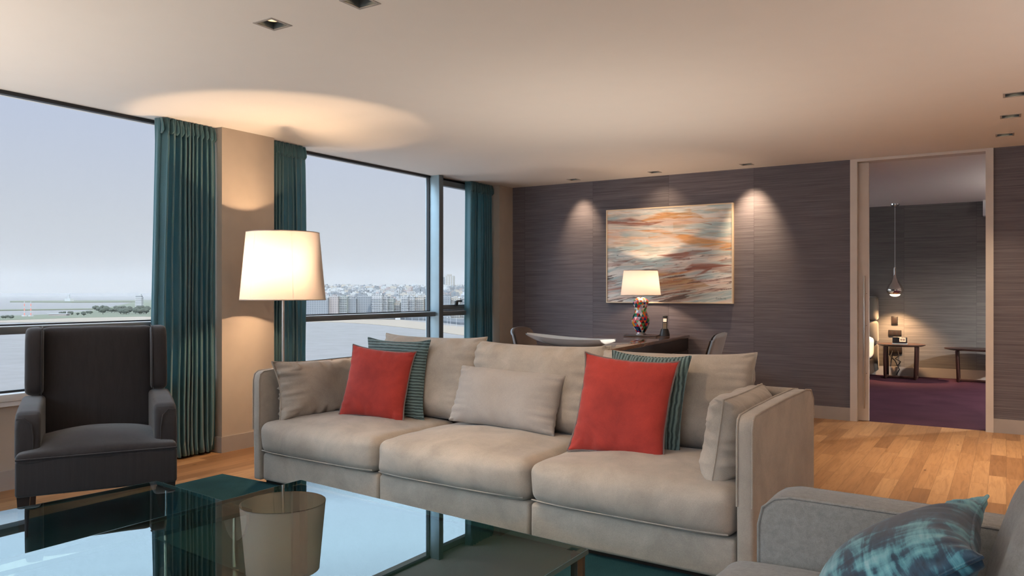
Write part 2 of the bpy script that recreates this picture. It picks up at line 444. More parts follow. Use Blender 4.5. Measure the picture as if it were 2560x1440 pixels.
# door lining
t = struct(thing('door_1', None, None)); 
box_obj('door_jamb', DX0, DX0 + .062, YB - .02, 8.105, 0, H - .001, M_trim, t)
box_obj('door_jamb', DX1 - .058, DX1, YB - .02, 8.105, 0, H - .001, M_trim, t)
box_obj('door_head', DX0 + .062, DX1 - .058, YB - .02, 8.105, H - .026, H - .001, M_trim, t)
dl = box_obj('sliding_panel', DX0 + .062, DX0 + .155, 8.01, 8.05, .004, H - .03, M_trim, t, .002)
box_obj('handle', DX0 + .112, DX0 + .121, 7.988, 8.009, .12, 1.37, M_steel, dl, .002)
for zz in (.45, .9, 1.2): MB().lathe([(0, 0), (.005, 0), (.005, .003), (0, .003)], 12, (DX0 + .135, 8.008, zz)).build('screw', M_black, dl)

# bedroom shell
struct(box_obj('wall_bedroom', XW - .15, XE, 12.60, 12.75, -.2, H, M_paper2))
struct(box_obj('baseboard_bedroom', -3.9, XE, 12.585, 12.60, 0, .13, M_base))
struct(box_obj('trim_2', -.27, 1.4, 12.42, 12.60, 2.25, H, M_sill))

# window wall
def wwall(y0, y1):
    struct(box_obj('wall_left', XW - .15, -5.20, y0, y1, 0, .535, M_wall))
wwall(YS, 12.60)
struct(box_obj('baseboard_left', -5.20, -5.185, YS, 3.84, 0, .12, M_base))
struct(box_obj('baseboard_left', -5.20, -5.185, 4.34, 7.68, 0, .12, M_base))
def column(y0, y1, x1=-5.02):
    struct(box_obj('wall_pillar', XW - .15, x1, y0, y1, 0, H, M_wall))
    c = MB().box(x1, x1 + .012, y0 - .012, y1 + (.012 if y1 < 7.9 else 0), 0, .12)
    c.box(-5.19, x1, y0 - .012, y0, 0, .12)
    struct(c.build('baseboard_left', M_base, None, smooth=False))
column(3.84, 4.34); column(7.68, YB); column(-1.1, -.6)
struct(box_obj('wall_left', XW - .15, -5.02, 8.10, 8.5, .535, H, M_wall))
def window(num, y0, y1, sash=False):
    w = struct(thing('window_%d' % num, None, None))
    sb = MB().box(-5.33, -5.165, y0, y1, .545, .59, .004); sb.build('window_sill', M_sill, w)
    box_obj('sill_lip', -5.20, -5.175, y0, y1, .515, .543, M_sill, w)
    # head, foot and side frames
    f = MB(); f.box(-5.28, -5.235, y0, y1, H - .024, H - .001); f.box(-5.275, -5.255, y0, y1, .59, .603)
    f.box(-5.28, -5.245, y0, y0 + .012, .60, H - .024); f.box(-5.28, -5.245, y1 - .012, y1, .60, H - .024)
    f.build('window_frame', M_gasket, w, smooth=False)
    tr = box_obj('transom', -5.26, -5.155, y0 + .012, y1 - .012, .957, 1.003, M_frame, w, .003)
    box_obj('transom_cap', -5.262, -5.165, y0 + .013, y1 - .013, 1.0035, 1.006, M_sill, tr)
    box_obj('gasket', -5.272, -5.256, y0 + .012, y1 - .012, 1.0065, 1.016, M_gasket, tr)
    box_obj('pane', -5.274, -5.268, y0 + .012, y1 - .012, 1.016, H - .024, M_glass, w)
    box_obj('pane', -5.274, -5.268, y0 + .012, y1 - .012, .603, .957, M_glass, w)
    if sash:
        s = MB(); a, b = y0 + .03, y1 - .03
        s.box(-5.255, -5.19, a, b, 1.02, 1.075, .004); s.box(-5.255, -5.19, a, b, H - .09, H - .03, .004)
        s.box(-5.255, -5.19, a, a + .04, 1.02, H - .03, .004); s.box(-5.255, -5.19, b - .04, b, 1.02, H - .03, .004)
        sa = s.build('opening_sash', M_frame, w)
        h = MB().box(-5.188, -5.16, y0 + .30, y0 + .335, 1.06, 1.12, .004).box(-5.17, -5.15, y0 + .305, y0 + .40, 1.105, 1.125, .004)
        h.build('handle', M_black, sa)
    return w
window(1, -.6, 3.84); window(2, 4.34, 6.65); window(3, 6.72, 7.68, True); window(4, -2.6, -1.1); window(5, 8.5, 12.6)
# deep mullion between windows 2 and 3
mu = struct(thing('trim_3', None, None)) ; mu.name = 'trim_3'
box_obj('mullion', -5.30, -5.122, 6.652, 6.70, .59, H, M_frame_skylit, mu, .003)
box_obj('mullion_front', -5.121, -5.112, 6.648, 6.718, .59, H, M_frame, mu, .002)
mu2 = struct(box_obj('trim_4', -5.30, -5.122, 1.52, 1.57, .60, H, M_frame_skylit))
bpy.data.objects.remove(mu2)
# south wall behind the camera: low wall plus windows, the daylight from behind
struct(box_obj('wall_near', XW - .15, XE, YS - .15, YS, 0, .535, M_wall))
struct(box_obj('wall_near', XW - .15, -4.6, YS - .15, YS, .535, H, M_wall))
struct(box_obj('wall_near', 1.6, XE, YS - .15, YS, .535, H, M_wall))
w = struct(thing('window_6', None, None))
f = MB().box(-4.6, 1.6, YS - .09, YS - .03, .56, .62).box(-4.6, 1.6, YS - .09, YS - .03, H - .06, H)
for xx in (-4.6, -3.06, -1.53, 0.01, 1.55): f.box(xx, xx + .05, YS - .09, YS - .03, .6, H)
f.build('window_frame', M_frame, w, smooth=False)
box_obj('pane', -4.6, 1.6, YS - .063, YS - .057, .62, H - .06, M_glass, w)
box_obj('window_sill', -4.6, 1.6, YS - .14, YS + .03, .54, .56, M_sill, w)

# ------------------------------------------------------------------ curtains
def curtain(y0, y1, xc, amp, folds, label, zbot=.02, lead=0., seed=1, flare=0., lead_side=-1):
    t = thing('curtain', label, 'curtain', (xc, (y0 + y1) / 2, 0), 0, 'teal velvet curtains')
    nu, nz = folds * 14, 46; W = y1 - y0; rnd = random.Random(seed)
    ph = [rnd.uniform(-.5, .5) for _ in range(folds + 2)]; am = [rnd.uniform(.7, 1.15) for _ in range(folds + 2)]
    verts = []; faces = []
    for j in range(nz + 1):
        z = zbot + (H - .004 - zbot) * j / nz; q = j / nz
        top = max(0, (q - .93) / .07)
        for i in range(nu + 1):
            u = i / nu; k = folds * (u + .035 * math.sin(5.3 * u + seed) + .02 * math.sin(13 * u + seed * 2) - .035 * math.sin(seed) - .02 * math.sin(seed * 2)); k = min(max(k, 0), folds); ki = int(k); fr = k - ki
            a0 = am[ki] * (1 - fr) + am[ki + 1] * fr; p0 = ph[ki] * (1 - fr) + ph[ki + 1] * fr
            sway = .18 * math.sin(3 * q + p0 * 6)
            s = math.sin(2 * PI * k + p0 * .8 + sway)
            s = math.copysign(abs(s) ** .75, s)
            x = amp * a0 * s * (1 - .35 * top) + .012 * top * math.sin(2 * PI * k * 3)
            x += .012 * noise.noise(Vector((u * 4, z * 1.6, seed * 9.7)))
            y = -W / 2 + W * u + .012 * math.sin(4 * PI * k + .7) * (1 - top)
            y += lead_side * flare * (1 - q) * (1 - u if lead_side < 0 else u) ** 2
            if q < .05: x += (.05 - q) * .35 * math.sin(2 * PI * k * 1.5 + seed); 
            if lead and u < .06: x = x * (u / .06) - lead * (1 - u / .06)
            verts.append((x, y, z))
    for j in range(nz):
        for i in range(nu):
            a = j * (nu + 1) + i; faces.append((a, a + 1, a + nu + 2, a + nu + 1))
    o = link('drape', mesh(verts, faces), t, M_curtain)
    sm = o.modifiers.new('s', 'SOLIDIFY'); sm.thickness = .006; sm.offset = 0
    # gathered heading tape
    vv = []; ff = []
    n = folds * 10
    for j, z in enumerate((H - .115, H - .095, H - .05, H - .006)):
        for i in range(n + 1):
            u = i / n
            vv.append((amp * (.55 + (.25 if j == 1 else 0)) * math.sin(2 * PI * u * folds + .4) + .014 * (1 if j in (1, 2) else 0), -W / 2 + W * u, z))
    for j in range(3):
        for i in range(n):
            a = j * (n + 1) + i; ff.append((a, a + 1, a + n + 2, a + n + 1))
    hh = link('heading', mesh(vv, ff), t, M_curtain); sm = hh.modifiers.new('s', 'SOLIDIFY'); sm.thickness = .008
    return t
curtain(3.375, 3.825, -5.095, .036, 11, 'wide teal velvet curtain behind the charcoal armchair, left of the beige pillar', lead=.06, seed=3, flare=.06)
curtain(4.36, 4.74, -5.10, .032, 8, 'teal velvet curtain right of the beige pillar, half hidden by the tall floor lamp', seed=5)
curtain(7.20, 7.665, -5.115, .034, 8, 'teal velvet curtain in the far corner beside the narrow window', lead=.06, seed=8, flare=.03)

# ------------------------------------------------------------------ downlights
def downlight(x, y, h, label, group, aim=None, on=True, power=30, ang=80, blend=1.):
    t = thing('downlight', label, 'ceiling light', (x, y, H), 0, group)
    f = MB(); a, b = h + .008, h - .004
    for (p, q, r_, s) in ((-a, a, -a, -b), (-a, a, b, a), (-a, -b, -b, b), (b, a, -b, b)): f.box(p, q, r_, s, -.003, .0)
    f.build('trim_frame', M_base, t, smooth=False)
    c = MB(); e = h - .001
    c.box(-e, e, -e, e, .085, .09)
    for (p, q, r_, s) in ((-e, e, -e, -e + .002), (-e, e, e - .002, e), (-e, -e + .002, -e, e), (e - .002, e, -e, e)): c.box(p, q, r_, s, .002, .085)
    c.build('recess_box', M_frame, t, smooth=False)
    MB().lathe([(h * .85, .03), (h * .62, .022), (h * .60, .05), (h * .85, .05)], 28).build('gimbal_ring', M_steel, t)
    MB().lathe([(0, .045), (h * .55, .045), (h * .55, .06), (0, .06)], 24).build('lamp_face', M_lampglow if on else M_black, t)
    if on:
        l = bpy.data.lights.new('spot', 'SPOT'); l.energy = power; l.spot_size = R(ang); l.spot_blend = blend; l.shadow_soft_size = .03; l.color = (1., .72, .46)
        o = bpy.data.objects.new('spot_source', l); C.objects.link(o); o.parent = t; o.location = (0, 0, -.012)
        d = Vector(aim) if aim else Vector((0, 0, -1))
        o.rotation_euler = d.to_track_quat('-Z', 'Y').to_euler()
    return t
DL = [('small lit ceiling downlight above the glass coffee table, nearer the windows', (.1, .1, -1), 55, 75), ('ceiling downlight cut by the top edge of the picture above the sofa', (.25, .6, -1), 60, 80),
      ('tiny ceiling spot over the wall left of the painting', (0.0, .42, -1), 40, 60), ('tiny ceiling spot over the wall above the painting', (.0, .45, -1), 8, 95),
      ('tiny ceiling spot over the wall right of the painting', (0.0, .42, -1), 95, 60),
      ('square ceiling downlight nearest the viewer in the row before the doorway', (.05, 0, -1), 165, 84), ('square ceiling downlight in the middle of the row before the doorway', (0, 0, -1), 155, 84),
      ('square ceiling downlight nearest the doorway, with its lamp showing', (0, .02, -1), 85, 84)]
for k, (x, y, h) in enumerate(HOLES):
    if k < 8: lab, aim, pw, an = DL[k]
    else: lab, aim, pw, an = 'square ceiling downlight added out of view to brighten the near part of the room', (0, 0, -1), 55, 95  # extra downlights out of view, added for room light
    downlight(x, y, h, lab, 'recessed ceiling downlights', aim, True, pw, an)

# ================================================================== SOFA
S0 = (-4.017, 3.318); SA = R(-2.73)
sofa = thing('sofa', 'long greige three seat velvet sofa in front of the windows', 'sofa', (*S0, 0), SA)
SD = .95
for k in range(3):
    x0 = .06 + k * 1.01 + (.003 if k else 0); x1 = .06 + (k + 1) * 1.01 - .004
    b = MB().box(x0, x1, .012, SD - .08, .035, .205, .018, 3); b.build('base_panel', M_sofa, sofa)
    sc = soft_obj('seat_cushion', ((x0 + x1) / 2, .36, .305), (x1 - x0 - .004, .76, .20), .055, M_sofa, sofa, crown=.05, front=.035, side=.004, n=30, seed=k + 1, wr=.004)
    loop = []
    hx = (x1 - x0 - .004) / 2
    for zz in (.385, .228):
        pts = []
        for q in range(25):
            a = -1 + 2 * q / 24
            pts.append(((x0 + x1) / 2 + a * (hx - .02), .36 - .38 + .012 - .026 * (1 - a ** 4), zz))
        if zz == .228: MB().tube(pts, .0035, 6).build('piping', M_sofa, sc)
# arms: slim panels with a softly curved top, welt along the edge
def sofa_arm(x0, x1, outer):
    n = 14; prof = [(0, .035), (-.004, .3)]
    prof = [(.0, .035), (-.006, .35), (-.005, .66), (.004, .70), (.03, .717), (.2, .728), (.5, .74), (.80, .745), (.89, .735), (.935, .69), (.95, .6), (.95, .035)]
    t = bmesh.new()
    A = [t.verts.new((x0, p[0], p[1])) for p in prof]; B = [t.verts.new((x1, p[0], p[1])) for p in prof]
    t.faces.new(A); t.faces.new(B[::-1]); m = len(prof)
    for i in range(m): t.faces.new((A[i], B[i], B[(i + 1) % m], A[(i + 1) % m]))
    bmesh.ops.recalc_face_normals(t, faces=t.faces[:])
    bmesh.ops.bevel(t, geom=t.edges[:], offset=.014, segments=3, profile=.5, affect='EDGES', clamp_overlap=True)
    mb = MB(); mb.add(t); a = mb.build('arm', M_sofa, sofa, ang=60)
    for xx in (x0, x1):
        sgn = -1 if xx == x0 else 1
        MB().tube([(xx - sgn * .004, p[0], p[1]) for p in prof[1:-1]], .0045, 6).build('piping', M_sofa, a)
    return a
sofa_arm(-.012, .055, 0); sofa_arm(3.095, 3.165, 1)
MB().box(.055, 3.095, SD - .09, SD, .035, .735, .03, 4).build('back_panel', M_sofa, sofa)
MB().box(.05, 3.1, .05, .9, .0, .036).build('plinth', M_darkwood, sofa, smooth=False)
# three loose back cushions, parts of the sofa
for k, (xc, W, hh, rot) in enumerate(((.81, .82, .52, 0), (1.64, .92, .50, .0), (2.50, .86, .49, -.02))):
    c = cushion('back_cushion', W, hh, .27, M_sofa, sofa, pinch=.018, sag=.004, wr=.012, seed=40 + k, piping=M_sofa, pr=.0035, n=46, pe=4.2, ear=.012)
    c.location = (xc, .685, .415); c.rotation_euler = (R(-12), rot, R((2, 0, -1)[k]))

def on_sofa(o, s, v, z, rx, ry, rz):
    """stand a pillow on the sofa: s along it, v into it"""
    M = Matrix.Translation((*S0, 0)) @ Matrix.Rotation(SA, 4, 'Z')
    o.location = M @ Vector((s, v, z)); o.rotation_euler = (R(rx), R(ry), R(rz) + SA)
    return o
def pillow(label, cat, W, Hh, T, mat, s, v, z, rx, ry, rz, seed, piping=None, group=None, **kw):
    o = cushion('throw_pillow', W, Hh, T, mat, None, seed=seed, piping=piping, **kw)
    tag(o, label, cat, group); return on_sofa(o, s, v, z, rx, ry, rz)
G = 'scatter cushions on the sofa'
pillow('greige bolster cushion leaning on the left arm of the sofa', 'cushion', .74, .37, .21, M_sofa, .20, .43, .405, -10, 0, 86, 11, M_sofa, G, pinch=.05, wr=.022, pe=3.2, ear=.01)
pillow('greige bolster cushion leaning on the right arm of the sofa', 'cushion', .68, .37, .20, M_sofa, 2.93, .43, .395, -8, 0, -86, 12, M_sofa, G, pinch=.03, wr=.011, pe=3.6, box=.12)
pillow('pale grey oblong lumbar cushion in the middle of the sofa', 'cushion', .73, .345, .17, M_lumbar, 1.545, .50, .44, -20, 1.5, 1, 13, None, G, pinch=.04, wr=.007, pe=2.8)
pillow('teal crosswise ribbed cushion behind the left red cushion', 'cushion', .43, .48, .12, M_rib, .715, .49, .435, -9, 1, 14, 14, M_rib, G, pinch=.06, ear=.01)
pillow('teal upright corded cushion behind the right red cushion', 'cushion', .43, .485, .12, M_ribv, 2.435, .47, .42, -12, 1, -4, 15, M_ribv, G, pinch=.05, ear=.01)
pillow('rust red velvet cushion with grey piping at the left end of the sofa', 'cushion', .42, .44, .16, M_red, .675, .345, .435, -16, 5, 20, 16, M_redpipe, G, pinch=.055, ear=.008)
pillow('rust red velvet cushion with grey piping at the right end of the sofa', 'cushion', .48, .49, .17, M_red, 2.395, .28, .42, -19, 3, 5, 17, M_redpipe, G, pinch=.055, ear=.012)

# ================================================================== SECOND SOFA (right foreground)
s2 = thing('lounge_sofa', 'grey wool lounge seat in the right foreground with a broad rounded arm', 'sofa', (-.6, 2.40, 0), 0)
def rarm(y0, y1):
    t = bmesh.new(); prof = [(0, .05), (0, .56), (.012, .61), (.045, .642), (.09, .652), (.98, .640), (.98, .05)]
    A = [t.verts.new((p[0], y0, p[1])) for p in prof]; B = [t.verts.new((p[0], y1, p[1])) for p in prof]; m = len(prof)
    t.faces.new(A); t.faces.new(B[::-1])
    for i in range(m): t.faces.new((A[i], B[i], B[(i + 1) % m], A[(i + 1) % m]))
    bmesh.ops.recalc_face_normals(t, faces=t.faces[:])
    bmesh.ops.bevel(t, geom=t.edges[:], offset=.03, segments=4, profile=.5, affect='EDGES', clamp_overlap=True)
    mb = MB(); mb.add(t); a = mb.build('arm', M_sofa2, s2, ang=60)
    for yy in (y0 + .006, y1 - .006):
        MB().tube([(p[0] + (.004 if i < 4 else 0), yy, p[1] - (.006 if i >= 3 else 0)) for i, p in enumerate(prof[:-1])], .004, 6).build('piping', M_sofa2, a)
rarm(-.15, 0); rarm(-1.75, -1.60)
MB().box(.02, .95, -1.60, -.15, .05, .25, .02, 3).build('base_panel', M_sofa2, s2)
soft_obj('seat_cushion', (.38, -.505, .36), (.92, .70, .22), .06, M_sofa2, s2, crown=.03, front=.0, n=22, seed=5)
soft_obj('seat_cushion', (.38, -1.235, .36), (.92, .70, .22), .06, M_sofa2, s2, crown=.03, front=.0, n=22, seed=6)
MB().box(.86, 1.0, -1.75, 0, .05, .66, .03, 3).build('back_panel', M_sofa2, s2)
for k, yy in enumerate((-.50, -1.25)):
    c = cushion('back_cushion', .68, .42, .34, M_sofa2, s2, pinch=.03, wr=.008, seed=60 + k, n=40, pe=4.2)
    c.location = (.70, yy - .02, .44); c.rotation_euler = (R(-14), 0, R(-90))
for (a, b) in ((.05, -.06), (.05, -1.69), (.93, -.06), (.93, -1.69)): MB().lathe([(0, 0), (.018, 0), (.024, .052), (0, .052)], 16, (a, b, 0)).build('leg', M_darkwood, s2)
o = cushion('throw_pillow', .46, .39, .20, M_tie, None, pinch=.05, wr=.006, seed=77, piping=M_tie, pr=.004, ear=.02, pe=2.2)
tag(o, 'blue and teal brushstroke print cushion on the grey seat at right', 'cushion')
o.location = (-.355, 1.89, .485); o.rotation_euler = (R(-51), R(0), R(-90))

# ================================================================== ARMCHAIR
def armchair():
    t = thing('wingback_chair', 'charcoal wingback armchair by the left window', 'armchair', (-3.895, 2.245, 0), R(60.5))
    t.scale = (1, 1, .985)
    W = .73; hw = W / 2   # local x across, y backwards, z up
    # front rail and sides
    MB().box(-hw, hw, 0, .70, .215, .40, .015, 3).build('seat_frame', M_arm, t)
    v, f = softbox(W - .002, .60, .06, .022, crown=.075, front=.0, n=24, seed=3)
    link('seat', mesh([p + Vector((0, .30, .40)) for p in v], f), t, M_arm)
    MB().tube([(-hw + .002, -.004, .404), (hw - .002, -.004, .404)], .004, 6).build('piping', M_arm, t)
    # backrest: padded slab reclined a little
    Mb = Matrix.Translation((0, .60, .38)) @ Matrix.Rotation(R(-7), 4, 'X')
    v, f = softbox(W - .13, .13, .66, .05, crown=.0, front=.02, n=20, seed=4, wr=.002)
    b = link('backrest', mesh([Mb @ (p + Vector((0, .02, .33))) for p in v], f), t, M_arm)
    MB().box(-hw + .03, hw - .03, .07, .105, -.15, .655, .012, 3, M=Mb).build('back_shell', M_arm, t)
    for s in (-1, 1):
        # wing: panel with rounded front top corner
        pr = [(.08, .27), (-.125, .27), (-.15, .33), (-.155, .50), (-.145, .585), (-.11, .64), (-.05, .657), (.08, .655)]
        q = bmesh.new(); x0, x1 = (s * (hw - .095), s * (hw - .008))
        A = [q.verts.new((x0, p[0], p[1])) for p in pr]; B = [q.verts.new((x1, p[0], p[1])) for p in pr]; m = len(pr)
        q.faces.new(A); q.faces.new(B[::-1])
        for i in range(m): q.faces.new((A[i], B[i], B[(i + 1) % m], A[(i + 1) % m]))
        bmesh.ops.recalc_face_normals(q, faces=q.faces[:])
        bmesh.ops.bevel(q, geom=q.edges[:], offset=.028, segments=4, profile=.5, affect='EDGES', clamp_overlap=True)
        bmesh.ops.transform(q, matrix=Mb, verts=q.verts)
        mb = MB(); mb.add(q); wg = mb.build('wing', M_arm, t, ang=60)
        MB().tube([Mb @ Vector((s * (hw - .094 + .006), p[0] + .004, p[1])) for p in pr[1:-1]], .0035, 6).build('piping', M_arm, wg)
        # arm with rounded top running back into the wing
        pr = [(.60, .38), (.085, .38), (.075, .45), (.085, .545), (.11, .597), (.15, .622), (.3, .640), (.60, .655)]
        q = bmesh.new(); x0, x1 = (s * (hw - .105), s * (hw + .008))
        A = [q.verts.new((x0, p[0], p[1])) for p in pr]; B = [q.verts.new((x1, p[0], p[1])) for p in pr]
        q.faces.new(A); q.faces.new(B[::-1]); m = len(pr)
        for i in range(m): q.faces.new((A[i], B[i], B[(i + 1) % m], A[(i + 1) % m]))
        bmesh.ops.recalc_face_normals(q, faces=q.faces[:])
        bmesh.ops.bevel(q, geom=q.edges[:], offset=.046, segments=6, profile=.5, affect='EDGES', clamp_overlap=True)
        mb = MB(); mb.add(q); ar = mb.build('arm', M_arm, t, ang=60)
        pts = [(s * (hw - .072), .076, .42), (s * (hw - .074), .074, .50), (s * (hw - .064), .082, .568), (s * (hw - .035), .088, .597), (s * (hw - .0), .096, .592)]
        MB().tube(pts, .0035, 6).build('piping', M_arm, ar)
        MB().box(min(s * hw, s * (hw - .02)), max(s * hw, s * (hw - .02)), .08, .68, .30, .45, .008).build('side_panel', M_arm, t)
    for (sx, y, tilt) in ((-1, .045, 0), (1, .045, 0), (-1, .62, .04), (1, .62, .04)):
        q = bmesh.new()
        top = [(-.028, -.028), (.028, -.028), (.028, .028), (-.028, .028)]; c = (sx * (hw - .035), y)
        A = [q.verts.new((c[0] + a * .6, c[1] + b * .6 + tilt, 0)) for a, b in top]; B = [q.verts.new((c[0] + a, c[1] + b, .22)) for a, b in top]
        q.faces.new(A[::-1]); q.faces.new(B)
        for i in range(4): q.faces.new((A[i], A[(i + 1) % 4], B[(i + 1) % 4], B[i]))
        mb = MB(); mb.add(q); mb.build('leg', M_darkwood, t, smooth=False)
    return t
armchair()

# ================================================================== RUG AND GLASS TABLES
rg = MB().box(-4.40, -.95, .2, 3.37, .001, .012, .003).build('rug', M_rug, None, smooth=False)
tag(rg, 'dark teal pile rug under the glass tables', 'rug')
def slab(name, pts, z0, z1, mat, parent, edge=True):
    o = MB().prism(pts, z0, z1).build(name, mat, parent, smooth=False)
    if edge:
        e = MB(); n = len(pts)
        for i in range(n):
            a, b = Vector((*pts[i], 0)), Vector((*pts[(i + 1) % n], 0)); d = (b - a).normalized(); nrm = Vector((d.y, -d.x, 0))
            q = [a, b, b + nrm * .0025, a + nrm * .0025]
            e.prism([(p.x, p.y) for p in q], z0, z1)
        e.build('polished_edge', M_tedge, o, smooth=False)
    return o
T1 = [(-2.566, 2.363), (-2.566, .55), (-1.114, .55), (-1.114, 2.213)]
t1 = thing('glass_coffee_table', 'large smoked glass coffee table in front of the sofa', 'coffee table', (0, 0, 0))
slab('table_top', T1[::1], .395, .410, M_tglass, t1)
for (x, y, sx, sy) in ((-2.566, 2.363, 1, -1), (-1.114, 2.213, -1, -1), (-2.566, .55, 1, 1), (-1.114, .55, -1, 1)):
    b = MB().box(x + sx * .006, x + sx * .05, y + sy * .008, y + sy * .022, .02, .394, .001).box(x + sx * .006, x + sx * .018, y + sy * .022, y + sy * .06, .02, .394, .001)
    lg = b.build('leg', plain('dark_bronze_glass', (.035, .035, .03), .12) if 'dark_bronze_glass' not in MATS else MATS['dark_bronze_glass'], t1, smooth=False)
    MB().lathe([(0, .0115), (.02, .0115), (.02, .02), (0, .02)], 16, (x + sx * .03, y + sy * .03, 0)).build('foot', M_black, lg)
t2 = thing('glass_side_table', 'lower dark glass table beside the armchair, tucked against the large one', 'coffee table', (-3.234, 2.128, 0), R(-6.2))
L2, D2 = .74, 1.25
slab('table_top', [(0, 0), (0, -D2), (L2, -D2), (L2, 0)], .352, .367, M_tglass2, t2)
slab('shelf', [(.02, -.02), (.02, -D2 + .02), (L2 - .02, -D2 + .02), (L2 - .02, -.02)], .11, .118, M_tglass2, t2)
for sx, sy in ((0, 0), (1, 0), (0, 1), (1, 1)):
    x, y = (.10 if not sx else L2 - .10), (-.006 if not sy else -D2 + .006)
    p = MB(); seg = 20
    pts = [(x - .085, .348)] + [(x + .085 * math.cos(PI + PI * k / seg), .348 + .085 * 1.4 * math.sin(PI + PI * k / seg)) for k in range(seg + 1)]
    q = bmesh.new(); A = [q.verts.new((a, y - .006, b)) for a, b in pts[1:]]; B = [q.verts.new((a, y + .006, b)) for a, b in pts[1:]]
    q.faces.new(A); q.faces.new(B[::-1]); m = len(A)
    for i in range(m): q.faces.new((A[i], B[i], B[(i + 1) % m], A[(i + 1) % m]))
    p.add(q); p.build('bracket', MATS['dark_bronze_glass'], t2, smooth=False)
    MB().tube([(x, y, .345), (x, y, .125)], .012, 14).build('leg', M_chrome, t2)
    MB().tube([(x, y, .108), (x, y, .013)], .012, 14).build('leg', M_chrome, t2)

# ================================================================== FLOOR LAMP
def shade(name, r0, r1, z0, z1, parent, ribs=0, mat=None, c=(0, 0)):
    n = 64
    s = MB().lathe([(r0, z0), (r1, z1)], n).build(name, mat or M_shade, parent, fix=True)
    rm = M_shadeband
    MB().lathe([(r0 + .001, z0), (r0 + .001, z0 + .006), (r0 - .001, z0 + .006), (r0 - .001, z0), (r0 + .001, z0)], n).build('hem', rm, s)
    MB().lathe([(r1 + .001, z1 - .006), (r1 + .001, z1), (r1 - .001, z1), (r1 - .001, z1 - .006), (r1 + .001, z1 - .006)], n).build('hem', rm, s)
    for k in range(ribs):
        a = 2 * PI * k / ribs + .55
        MB().tube([((r0 - .001) * math.cos(a), (r0 - .001) * math.sin(a), z0), ((r1 - .001) * math.cos(a), (r1 - .001) * math.sin(a), z1)], .0012, 6).build('rib', M_steel, s)
    # spider fitting holding the shade
    sp = MB()
    for k in range(3):
        a = 2 * PI * k / 3; sp.tube([(0, 0, z1 - .04), (r1 * math.cos(a), r1 * math.sin(a), z1 - .004)], .0018, 6)
    sp.build('shade_carrier', M_steel, s)
    return s
M_shadeband = shade_mat('shade_hem_cloth', (.70, .62, .56), (.55, .45, .38))
LX, LY = -4.53, 4.0
fl = thing('floor_lamp', 'tall floor lamp with a large lit white shade between armchair and sofa', 'floor lamp', (LX, LY, 0))
MB().lathe([(0, 0), (.15, 0), (.15, .012), (.145, .016), (.012, .018), (0, .018)], 40).build('base', M_steel, fl)
MB().tube([(0, 0, .017), (0, 0, 1.64)], .011, 16).build('pole', M_steel, fl)
shade('lamp_shade', .308, .262, 1.157, 1.658, fl, 6)
for a in range(3):
    an = a * 2.1; MB().lathe([(0, 0), (.02, .0), (.03, .035), (.018, .075), (.012, .09), (0, .09)], 16, (.055 * math.cos(an), .055 * math.sin(an), 1.36)).build('bulb', M_lampglow, fl)
def point(name, parent, loc, e, col, rad=.03):
    l = bpy.data.lights.new(name, 'POINT'); l.energy = e; l.color = col; l.shadow_soft_size = rad
    o = bpy.data.objects.new(name, l); C.objects.link(o); o.parent = parent; o.location = loc; return o
point('bulb_light', fl, (0.03, -.03, 1.40), 52, (1., .66, .40), .02)

def fill_light(x, y, e, label, col=(1., .87, .74)):  # unseen floor lights added to brighten the ceiling
    t = thing('fill_light', label, 'fill light', (x, y, .013 if -4.4 < x < -.95 and .2 < y < 3.37 else 0), 0)
    MB().lathe([(0, 0), (.085, 0), (.085, .24), (.078, .245), (.074, .24), (.074, .16), (0, .16)], 32).build('housing', M_black, t)
    MB().lathe([(0, .17), (.05, .17), (.05, .19), (0, .195)], 24).build('lamp_face', M_lampglow, t)
    l = bpy.data.lights.new('spot', 'SPOT'); l.energy = e; l.spot_size = R(142); l.spot_blend = 1.; l.shadow_soft_size = .05; l.color = col
    o = bpy.data.objects.new('spot_source', l); C.objects.link(o); o.parent = t; o.location = (0, 0, .25); o.rotation_euler = (PI, 0, 0)
fill_light(-2.3, 4.95, 92, 'black floor fill light added unseen behind the back of the sofa')
fill_light(1.9, 3.9, 150, 'black floor fill light added beside the right wall, outside the picture', (1., .84, .74))
fill_light(1.5, .6, 170, 'black floor fill light added near the right wall by the viewer, outside the picture')
fill_light(-1.2, -1.0, 180, 'black floor fill light added behind the viewer, outside the picture')
fill_light(-4.4, .7, 190, 'black floor fill light added by the left window, outside the picture')
